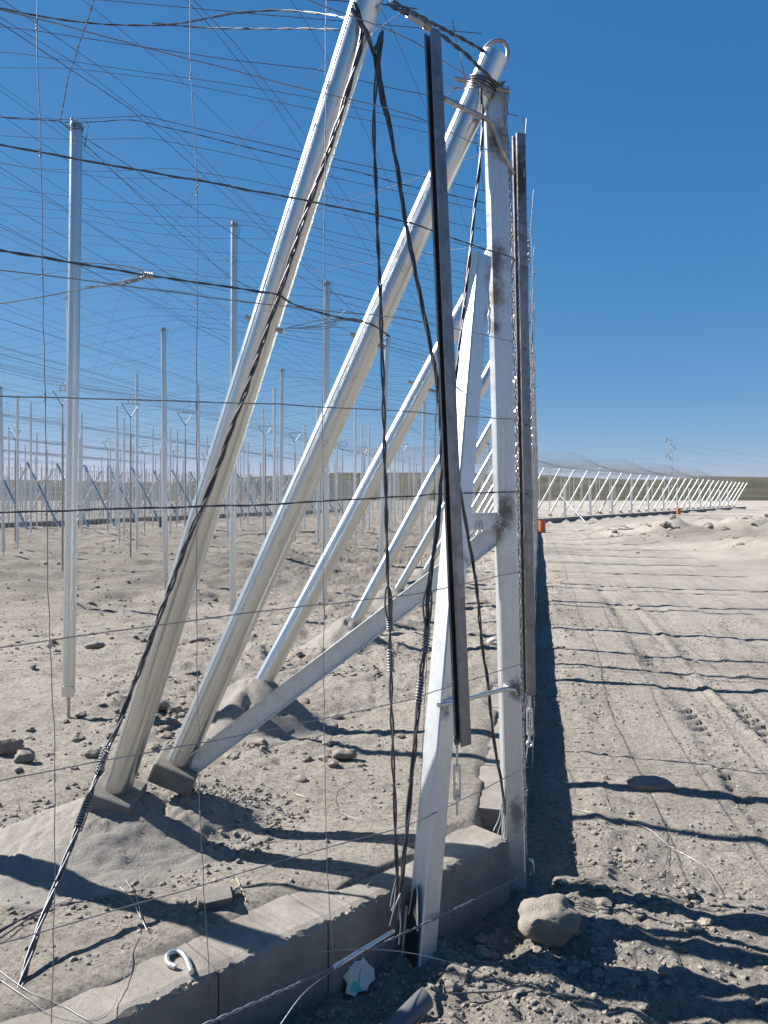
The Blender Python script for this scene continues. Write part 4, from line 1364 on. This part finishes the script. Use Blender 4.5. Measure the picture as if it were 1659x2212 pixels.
tag(fo, 'pale mass of countless thin posts along the far left horizon', 'posts', kind='stuff')
ow = empty('wire_fence', (OA.x, OA.y, 0), 'pale wire mesh fence along the opposite far wall', 'fence')
for k in range(11):
    z = 0.35 + k * 0.27
    a_ = OA - OD * 2 + ON * 0.4; b_2 = OA + OD * 44 + ON * 0.4
    MB().tube([(a_.x, a_.y, z), (b_2.x, b_2.y, z)], 0.008, 3).build('horizontal_wire', M['zinc_far'], ow)

# ------------------------------------------------------------------ roof wires
rn = empty('roof_wire_net', (K.x, K.y, 3.4), 'sloping net of crossing thin wires spanning the posts as a roof', 'wire net')


def roof_z(x, y):
    a = (x - K.x) * LN.x + (y - K.y) * LN.y
    f = (x - K.x) * FN.x + (y - K.y) * FN.y
    m = min(a, f * 0.9)
    z = 3.38 + 0.80 * min(1.0, max(0.0, m) / 2.7)
    if m > 2.7:
        ph_ = ((a - 2.6) % 7.3) / 7.3
        z += 0.5 * (1 - abs(2 * ph_ - 1)) * min(1, (m - 2.7) / 2.0)
    return z


def roof_wire(p0, p1, r, n, twist=False, mat='wire', dz=0.0, grow=1.0):
    pts = []
    if not twist:
        p0 = Vector(p0) + Vector((random.gauss(0, 0.09), random.gauss(0, 0.09)))
        p1 = Vector(p1) + Vector((random.gauss(0, 1.3), random.gauss(0, 1.3)))
        r = r * random.choice((0.75, 0.9, 1.0, 1.0, 1.15, 1.45))
        dz = dz + random.uniform(-0.05, 0.05)
    for i in range(n + 1):
        t = (i / n) ** grow
        q = Vector(p0).lerp(Vector(p1), t)
        pts.append(Vector((q.x, q.y, roof_z(q.x, q.y) + dz + random.uniform(-0.008, 0.008))))
    mb = MB()
    if twist: strands(mb, pts, 0.0022, 0.0022, 2, 0.3, 4, step=0.06)
    else: mb.tube(pts, r, 4, caps=False)
    return mb.build('roof_wire', M[mat], rn)


def line_front(a):
    """distance along LD at which the line at offset a meets the front wall"""
    P = K + LN * a
    t = -((P - K).dot(FN)) / LD.dot(FN)
    return P + LD * t


for i in range(118):
    a = 0.18 + i * 0.335 + (0.09 if i % 3 == 0 else 0)
    st = line_front(a)
    en = K + LN * a + LD * 60
    roof_wire(st, en, 0.0021 if i % 9 else 0.0028, 30, mat='wire_dark', grow=1.7)
for i in range(104):
    b = 0.4 + i * 0.36 + (i ** 1.6) * 0.012
    P0 = K + LD * b
    # to the left until the front wall line or 42 m
    L = 44.0
    st = P0
    en = P0 + LN * L
    roof_wire(st, en, 0.0019, 40, mat='wire_dark', dz=0.01, grow=1.6)
for i in range(36):
    # wires on the near side, starting at the front wall
    s = 0.25 + i * 0.33
    P0 = K + FD * s
    en = P0 + LN * 40
    roof_wire(P0, en, 0.0019, 36, dz=0.012, grow=1.5, mat='wire_dark')
# long diagonals bracing the net
for i in range(26):
    a0 = -2.0 + i * 1.15
    P0 = line_front(max(0.1, a0)) if a0 > 0 else K + LD * (-a0 * 1.2)
    d_ = (LD * 0.80 + LN * 0.60).normalized()
    roof_wire(P0, P0 + d_ * 34, 0.0021, 30, dz=0.02, grow=1.5, mat='wire_dark')
# stouter cables along the rows of posts
for (a0, b0, a1, b1) in ((0.3, -2.3, 3.3, 1.76), (3.3, 1.76, 3.74, 6.1), (3.74, 6.1, 2.67, 10.4), (3.3, 1.76, 2.67, 6.6), (3.74, 6.1, 6.44, 6.66), (3.3, 1.76, 9.0, 1.0), (2.67, 6.6, 0.0, 6.2), (3.3, 1.76, 0.0, 1.9), (2.6, 10.4, 0, 9.5), (3.74, 6.1, 6.0, 8.8)):
    p0 = K + LN * a0 + LD * b0; p1 = K + LN * a1 + LD * b1
    roof_wire(p0, p1, 0.003, 12, twist=True, mat='wire_dark', dz=0.02)
# low twisted cable sagging across the top of the view
mb = MB()
strands(mb, [D(-60, 8, 4.2), D(0, 18, 4.15), D(150, 45, 4.1), D(300, 55, 4.0), D(400, 48, 3.9), D(500, 30, 3.8), D(600, 22, 3.7), D(700, 30, 3.5), D(752, 40, 3.3)], 0.003, 0.0028, 2, 0.3, 4)
mb.build('sagging_cable', M['wire_dark'], rn)
mb = MB()
strands(mb, [D(330, 50, 4.0), D(420, 58, 3.95), D(520, 62, 3.8), D(640, 62, 3.6), D(750, 64, 3.4)], 0.003, 0.0025, 2, 0.3, 4)
mb.build('sagging_cable', M['wire_dark'], rn)

# net over the wing behind the far row: sagging between ridge posts
rw = empty('roof_wire_net', (BEND.x, BEND.y, 3.4), 'sagging wire roof with peaks above the far row of struts', 'wire net')


def wing_z(s, d):
    pk = abs(((s - 3.0) % 13.8) / 13.8 * 2 - 1) ** 2.2
    return 3.42 + (0.75 + 1.15 * pk) * float(sstep(0, 4.5, d))


for j in range(44):
    d = 0.1 + j * 0.35
    pts = []
    for i in range(61):
        s = 0.2 + 71 * i / 60
        q = BEND + RD * s + RN * d
        pts.append((q.x, q.y, wing_z(s, d)))
    MB().tube(pts, 0.006, 3, caps=False).build('roof_wire', M['wire'], rw)
for i in range(95):
    s = 0.5 + i * 0.75
    pts = []
    for j in range(9):
        d = 0.0 + j * 1.8
        q = BEND + RD * s + RN * d
        pts.append((q.x, q.y, wing_z(s, d)))
    MB().tube(pts, 0.006, 3, caps=False).build('roof_wire', M['wire'], rw)

# ------------------------------------------------------------------ power pylon
PY = D(1449, HZ, 300.0)
py = empty('power_pylon', (PY.x, PY.y, 0), 'slender lattice power pylon with three crossarms on the horizon', 'pylon')
H = 1.5 + 127 / FP * 300
m = MB()
steel = plain('weathered_pylon_steel', (0.36, 0.37, 0.38), 0.6, 0.4)
corners = [(-1, -1), (1, -1), (1, 1), (-1, 1)]
for cx_, cy_ in corners:
    m.tube([(PY.x + cx_ * 0.75, PY.y + cy_ * 0.75, 0), (PY.x + cx_ * 0.3, PY.y + cy_ * 0.3, H)], 0.06, 4)
m.build('leg_frame', steel, py)
m = MB()
for k in range(16):
    z0 = H * k / 16; z1 = H * (k + 1) / 16
    w0 = 0.75 - 0.45 * k / 16; w1 = 0.75 - 0.45 * (k + 1) / 16
    sg = 1 if k % 2 else -1
    for yy in (-1, 1):
        m.tube([(PY.x - sg * w0, PY.y + yy * w0, z0), (PY.x + sg * w1, PY.y + yy * w1, z1)], 0.04, 3)
m.build('lattice', steel, py)
for (z, dx) in ((H - 0.3, -1.7), (H - 3.2, 1.7), (H - 6.2, -1.7)):
    m = MB(); m.tube([(PY.x, PY.y, z), (PY.x + dx, PY.y, z)], 0.10, 4); m.tube([(PY.x, PY.y, z - 1.0), (PY.x + dx, PY.y, z)], 0.07, 3)
    arm = m.build('crossarm', steel, py)
    m = MB(); m.tube([(PY.x + dx, PY.y, z), (PY.x + dx, PY.y, z - 1.1)], 0.07, 5); m.tube([(PY.x + dx, PY.y, z - 1.1), (PY.x + dx, PY.y, z - 1.4)], 0.18, 5)
    m.build('insulator', M['pvc'], py).parent = arm
    for (ex, ey, ez) in ((-330, 150, 6.0), (330, 190, -3.0)):
        pts = []
        for i in range(17):
            t = i / 16
            pts.append((PY.x + dx + ex * t, PY.y + ey * t, z - 1.4 + ez * t - 4 * 7 * t * (1 - t)))
        MB().tube(pts, 0.02, 3, caps=False).build('power_line', M['wire'], py)

# ------------------------------------------------------------------ small things
def open_pipe(name, p, d, R, L, mat, label, cat, sides=28):
    p = Vector(p); d = Vector(d).normalized()
    root = empty(name, p, label, cat)
    mb = MB(); mb.tube([p, p + d * L], R, sides, caps=False)
    mb.tube([p + d * L * 0.999, p], R * 0.93, sides, caps=False)
    x = d.orthogonal().normalized(); y = d.cross(x)
    for e in (p, p + d * L):
        vs = []; fs = []
        for k in range(sides):
            a = 2 * math.pi * k / sides
            vs += [e + (x * math.cos(a) + y * math.sin(a)) * R, e + (x * math.cos(a) + y * math.sin(a)) * R * 0.93]
        for k in range(sides):
            k2 = (k + 1) % sides
            fs.append((2 * k, 2 * k2, 2 * k2 + 1, 2 * k + 1))
        mb.add(vs, fs)
    mb.build('pipe_wall', mat, root)
    mb = MB(); mb.tube([p + d * (L - 0.02 * L), p + d * (L - 0.10 * L)], R * 1.03, sides); mb.tube([p + d * (L * 0.5), p + d * (L * 0.52)], R * 1.01, sides)
    # band rings are open inside: build as thin collars
    return root


q = D(1171, 1156, 37.0)
open_pipe('pipe_stub', (q.x, q.y, gz(q.x, q.y) - 0.05), (0, 0, 1), 0.16, 0.62, M['orange'], 'orange plastic pipe stub upright where the kerb turns', 'pipe')
q = BEND + RD * 33 - RN * 0.6
open_pipe('pipe_stub', (q.x, q.y, gz(q.x, q.y) - 0.05), (0, 0, 1), 0.20, 0.62, M['orange'], 'small orange pipe stub halfway along the far kerb', 'pipe')
pa = D(815, 2262, 2.42); pb = D(918, 2158, 2.60)
open_pipe('plastic_pipe', pa, pb - pa, 0.034, (pb - pa).length, M['pvc'], 'dark grey plastic pipe end half buried at the bottom edge', 'pipe')
# bar leaning at the far kerb
q = BEND + RD * 4.0
MBb = MB(); a = D(1210, 1070, 55); b_ = D(1266, 1129, 50)
tag(MBb.tube([a, b_], 0.05, 6).build('loose_bar', M['zinc_far'], None, b_), 'loose grey bar propped against the struts of the far row', 'bar')

# steel hook on the kerb
hk = []
hc = ground_hit(385, 2068, 0.02)
hz_ = 0.034
for k in range(15):
    a = math.radians(-60 + 250 * k / 14)
    hk.append(Vector((hc[0] - 0.012 + 0.030 * math.cos(math.pi - a) , hc[1] + 0.012 + 0.026 * math.sin(math.pi - a) * 1.0, hz_)))
hk = [D(378, 2085, 2.475), D(363, 2077, 2.485), D(361, 2063, 2.505), D(371, 2053, 2.52), D(388, 2052, 2.52), D(400, 2063, 2.505), D(408, 2080, 2.48), D(412, 2096, 2.46)]
hk = [Vector((p_.x * 1.0, p_.y, hz_)) for p_ in hk]
hk = [Vector(((u_ - CX) / FP * Y_, Y_, hz_)) for (u_, Y_) in [(u_, (EYE - hz_) * FP / (v_ - HZ)) for (u_, v_) in ((380, 2085), (364, 2078), (361, 2063), (371, 2054), (388, 2053), (400, 2064), (408, 2081), (413, 2097))]]
gk = max(0.018, gz(hk[3].x, hk[3].y))
hk = [Vector((p_.x, p_.y, gk + 0.011)) for p_ in hk]
tag(MB().tube(spline(hk, 0.004), 0.0088, 12).build('steel_hook', M['hookzinc'], None, hk[3]), 'bent zinc hook lying on the front kerb edge', 'hook')

# broken tile with green print
q = ground_hit(778, 2078, -0.16)
tq = Vector((q[0], q[1], gz(q[0], q[1]) + 0.045))
tr = empty('tile_fragment', tq, 'broken white tile with a green flower print leaning at the kerb foot', 'tile')
xT = Vector((0.85, 0.45, 0.05)).normalized(); nT = Vector((0.30, -0.62, 0.72)).normalized(); xT = (xT - nT * xT.dot(nT)).normalized(); yT = nT.cross(xT)
out = [(-0.070, -0.030), (-0.052, -0.002), (-0.060, 0.022), (-0.030, 0.036), (-0.012, 0.058), (0.020, 0.050), (0.034, 0.060), (0.046, 0.030), (0.060, 0.012), (0.050, -0.022), (0.024, -0.030), (0.010, -0.046), (-0.020, -0.038), (-0.040, -0.050)]
m = MB(); m.extrude(out, tq - nT * 0.004, tq + nT * 0.004, xT); glz = m.build('glaze', M['tile'], tr)
for nm, pts_, mt in (('green_print', [(-0.055, -0.028), (-0.03, -0.04), (-0.008, -0.043), (-0.012, -0.012), (-0.028, -0.004), (-0.045, -0.018)], 'green'), ('yellow_print', [(-0.055, 0.015), (-0.03, 0.03), (-0.016, 0.0), (-0.045, -0.010)], 'yellow'), ('green_print', [(-0.014, -0.012), (-0.004, 0.01), (0.012, 0.03), (0.017, 0.028), (0.002, 0.006), (-0.008, -0.013)], 'green')):
    m = MB(); m.extrude(pts_, tq + nT * 0.0041, tq + nT * 0.0047, xT); m.build(nm, M[mt], tr).parent = glz
# curved white shard at the bottom edge
q = ground_hit(772, 2225, -0.14)
qb = Vector((q[0], q[1], gz(q[0], q[1])))
m = MB()
cols = 9
vs = []
for k in range(cols):
    t = k / (cols - 1)
    w_ = 0.022 * (1 - t) + 0.001
    c = qb + Vector((-0.012 + 0.02 * t * t, 0.005 * t, 0.10 * t - 0.02))
    for s_ in (-1, 0, 1):
        for th in (0, 0.0025):
            vs.append(c + Vector((w_ * s_, th + 0.006 * (1 - s_ * s_), 0)))
fs = []
for k in range(cols - 1):
    for s_ in range(2):
        for th in range(2):
            a_ = k * 6 + s_ * 2 + th
            fs.append((a_, a_ + 2, a_ + 8, a_ + 6))
m.add(vs, fs)
tag(m.build('shard', M['tile'], None, qb), 'pointed white shard sticking up at the bottom edge', 'shard')
# crumpled paper
q = ground_hit(1066, 1402, 0.0)
v_, f_ = ICO3
r_ = 1 + 0.35 * vnoise(v_[:, 0] * 3, v_[:, 1] * 3 + v_[:, 2] * 4, 4)
o = np_mesh('paper_scrap', v_ * r_[:, None] * np.array([0.075, 0.05, 0.035]), f_, M['paper'], False)
o.location = (q[0], q[1], gz(*q) + 0.03)
tag(o, 'crumpled white paper scrap lying inside the long kerb', 'scrap')
# galvanized rod lying on the front cable
rb = empty('loose_bar', D(718, 2092, 2.58), 'bright galvanized bar resting slantwise at the brace post foot', 'bar')
MB().tube([D(718, 2092, 2.60), D(790, 2048, 2.72), D(850, 2012, 2.86)], 0.0085, 12).build('bar', M['zinc'], rb)
# stray wire ends at the bottom
def loose_wire(label, uv, r=0.002, z=None, mat='wire', lift=0.008, group=None):
    pts = []
    for it in uv:
        u, v = it[0], it[1]
        zz = -0.2 if z is None else z
        for _ in range(4):
            Y = (EYE - zz) * FP / (v - HZ); X = (u - CX) / FP * Y
            zz = gz(X, Y)
            if 0 < float(inside(X, Y)) < KW: zz = max(zz, 0.018)
            zz += lift + (it[2] if len(it) > 2 else 0)
        pts.append(Vector((X, Y, zz)))
    mb = MB(); mb.tube(spline(pts, 0.03), r, 5)
    return tag(mb.build('loose_wire', M[mat], None, pts[0]), label, 'wire', group)


loose_wire('dark double cable lying across the front soil towards the mound', ((-30, 2025), (100, 1960), (230, 1905), (350, 1870), (440, 1840), (520, 1822)), 0.0045, 0, 'wire_dark')
loose_wire('thin dark cable beside the double cable on the front soil', ((-20, 2040), (120, 1950), (250, 1900), (380, 1868), (480, 1850), (590, 1812)), 0.003, 0, 'wire_dark')
loose_wire('pale thin wire curling over the front soil beside the double cable', ((20, 1880), (120, 1868), (200, 1885), (270, 1925), (300, 1975), (318, 2010)), 0.0015, 0, 'wire_new', 0.012)
loose_wire('second pale wire arc on the soil below the near mound', ((60, 1840), (160, 1838), (240, 1870), (290, 1930), (305, 1985)), 0.0015, 0, 'wire_new', 0.014)
loose_wire('long pale wire at the lower edge of the front soil', ((-10, 2090), (60, 2140), (130, 2170), (230, 2195), (300, 2200)), 0.0011, 0, 'wire', 0.008)
loose_wire('another pale wire beside the long one at the lower edge', ((-10, 2110), (50, 2150), (110, 2190), (180, 2205)), 0.0010, 0, 'wire', 0.008)
loose_wire('large thin wire ring lying on the soil before the brace post', ((780, 1680), (735, 1700), (725, 1735), (745, 1760), (800, 1772), (850, 1765), (930, 1740), (978, 1735)), 0.0013, 0, 'wire')
loose_wire('curled wire on the soil beside the ring', ((650, 1690), (630, 1705), (655, 1720), (760, 1735), (860, 1740), (930, 1728)), 0.0012, 0, 'wire_new')
loose_wire('short straight wire on the soil near the ring', ((745, 1615), (790, 1660), (830, 1690)), 0.0012, 0, 'wire_new', 0.01)
loose_wire('wire lying from the mound foot to the right over the soil', ((470, 1795), (500, 1815), (560, 1818), (620, 1815), (670, 1795)), 0.0013, 0, 'wire')
tag(MB().tube(spline([D(665, 2060, 2.52), D(760, 2051, 2.58), D(860, 2055, 2.66), D(960, 2075, 2.66), D(1040, 2100, 2.70)], 0.03), 0.0016, 5).build('loose_wire', M['wire'], None, D(665, 2060, 2.52)), 'thin wire end crossing in front of the bright bar', 'wire')
tag(MB().tube(spline([D(752, 2072, 2.62), D(700, 2110, 2.50), D(650, 2152, 2.42), D(598, 2225, 2.34)], 0.03), 0.0017, 5).build('loose_wire', M['wire'], None, D(752, 2072, 2.62)), 'stiff wire dropping from the front cable to the bottom edge', 'wire')
loose_wire('dark wire lying in the rough soil before the boulder', ((970, 2140), (1030, 2148), (1090, 2140), (1150, 2122)), 0.003, None, 'wire_dark', 0.02)
loose_wire('wire bent round the foot of the boulder', ((1140, 2075), (1165, 2090), (1190, 2092), (1208, 2102)), 0.0013, None, 'wire_new', 0.012)
loose_wire('thin wire on the track beyond the kerb shadow', ((1215, 1640), (1240, 1700), (1230, 1740), (1300, 1760)), 0.0012, None, 'wire_new')
loose_wire('long faint wire winding over the dirt track', ((1300, 1700), (1330, 1760), (1400, 1790), (1450, 1830), (1520, 1870), (1560, 1930)), 0.0013, None, 'wire_new')
loose_wire('wire trailing over the track toward the tyre prints', ((1190, 1655), (1300, 1660), (1400, 1670), (1500, 1672), (1600, 1640)), 0.0013, None, 'wire')
loose_wire('stray twig-like wire on the track near the boulder shadow', ((1440, 1790), (1442, 1850), (1420, 1890), (1380, 1910)), 0.0013, None, 'wire_dark')
loose_wire('black hose lying across the field behind the posts', ((525, 1156), (600, 1152), (680, 1150)), 0.03, 0.0, 'wire_dark', 0.02)
# dry twigs on the kerb
for lab, uv in (('tiny dark twig on the kerb top before the brace post', ((790, 1915), (798, 1908), (803, 1900))), ('dry grass blade lying beside the block fragment', ((510, 1895), (520, 1915), (532, 1945)))):
    loose_wire(lab, uv, 0.0022, 0.0, 'straw', 0.004)
# dry weed at the kerb shadow edge
wd = empty('dry_weed', (*ground_hit(1200, 1752), -0.2), 'small dry straw weed at the edge of the kerb shadow', 'weed')
wb_ = ground_hit(1195, 1758)
m = MB(); zb_ = gz(*wb_)
for k in range(26):
    a = random.uniform(0, 2 * math.pi); l = random.uniform(0.04, 0.12)
    m.tube([(wb_[0], wb_[1], zb_), (wb_[0] + l * 0.5 * math.cos(a), wb_[1] + l * 0.5 * math.sin(a), zb_ + l * 0.35), (wb_[0] + l * math.cos(a), wb_[1] + l * math.sin(a), zb_ + l * random.uniform(0.05, 0.4))], 0.0011, 3)
m.build('straw', M['straw'], wd)

# dark barrel-like pots far in the field
for (u, v, h_, lab) in ((350, 1140, 0.5, 'dark bucket standing far off among the posts'), (833, 1130, 0.7, 'dark drum standing far off behind the third strut')):
    q = ground_hit(u, v, 0.0)
    t_ = empty('drum', (q[0], q[1], 0), lab, 'drum')
    MB().tube([(q[0], q[1], -0.02), (q[0], q[1], h_)], 0.17, 14).build('body', M['pvc'], t_)
    MB().tube([(q[0], q[1], h_), (q[0], q[1], h_ + 0.03)], 0.18, 14).build('rim', M['pvc'], t_)
print('field posts', cnt, 'objects', len(bpy.data.objects))
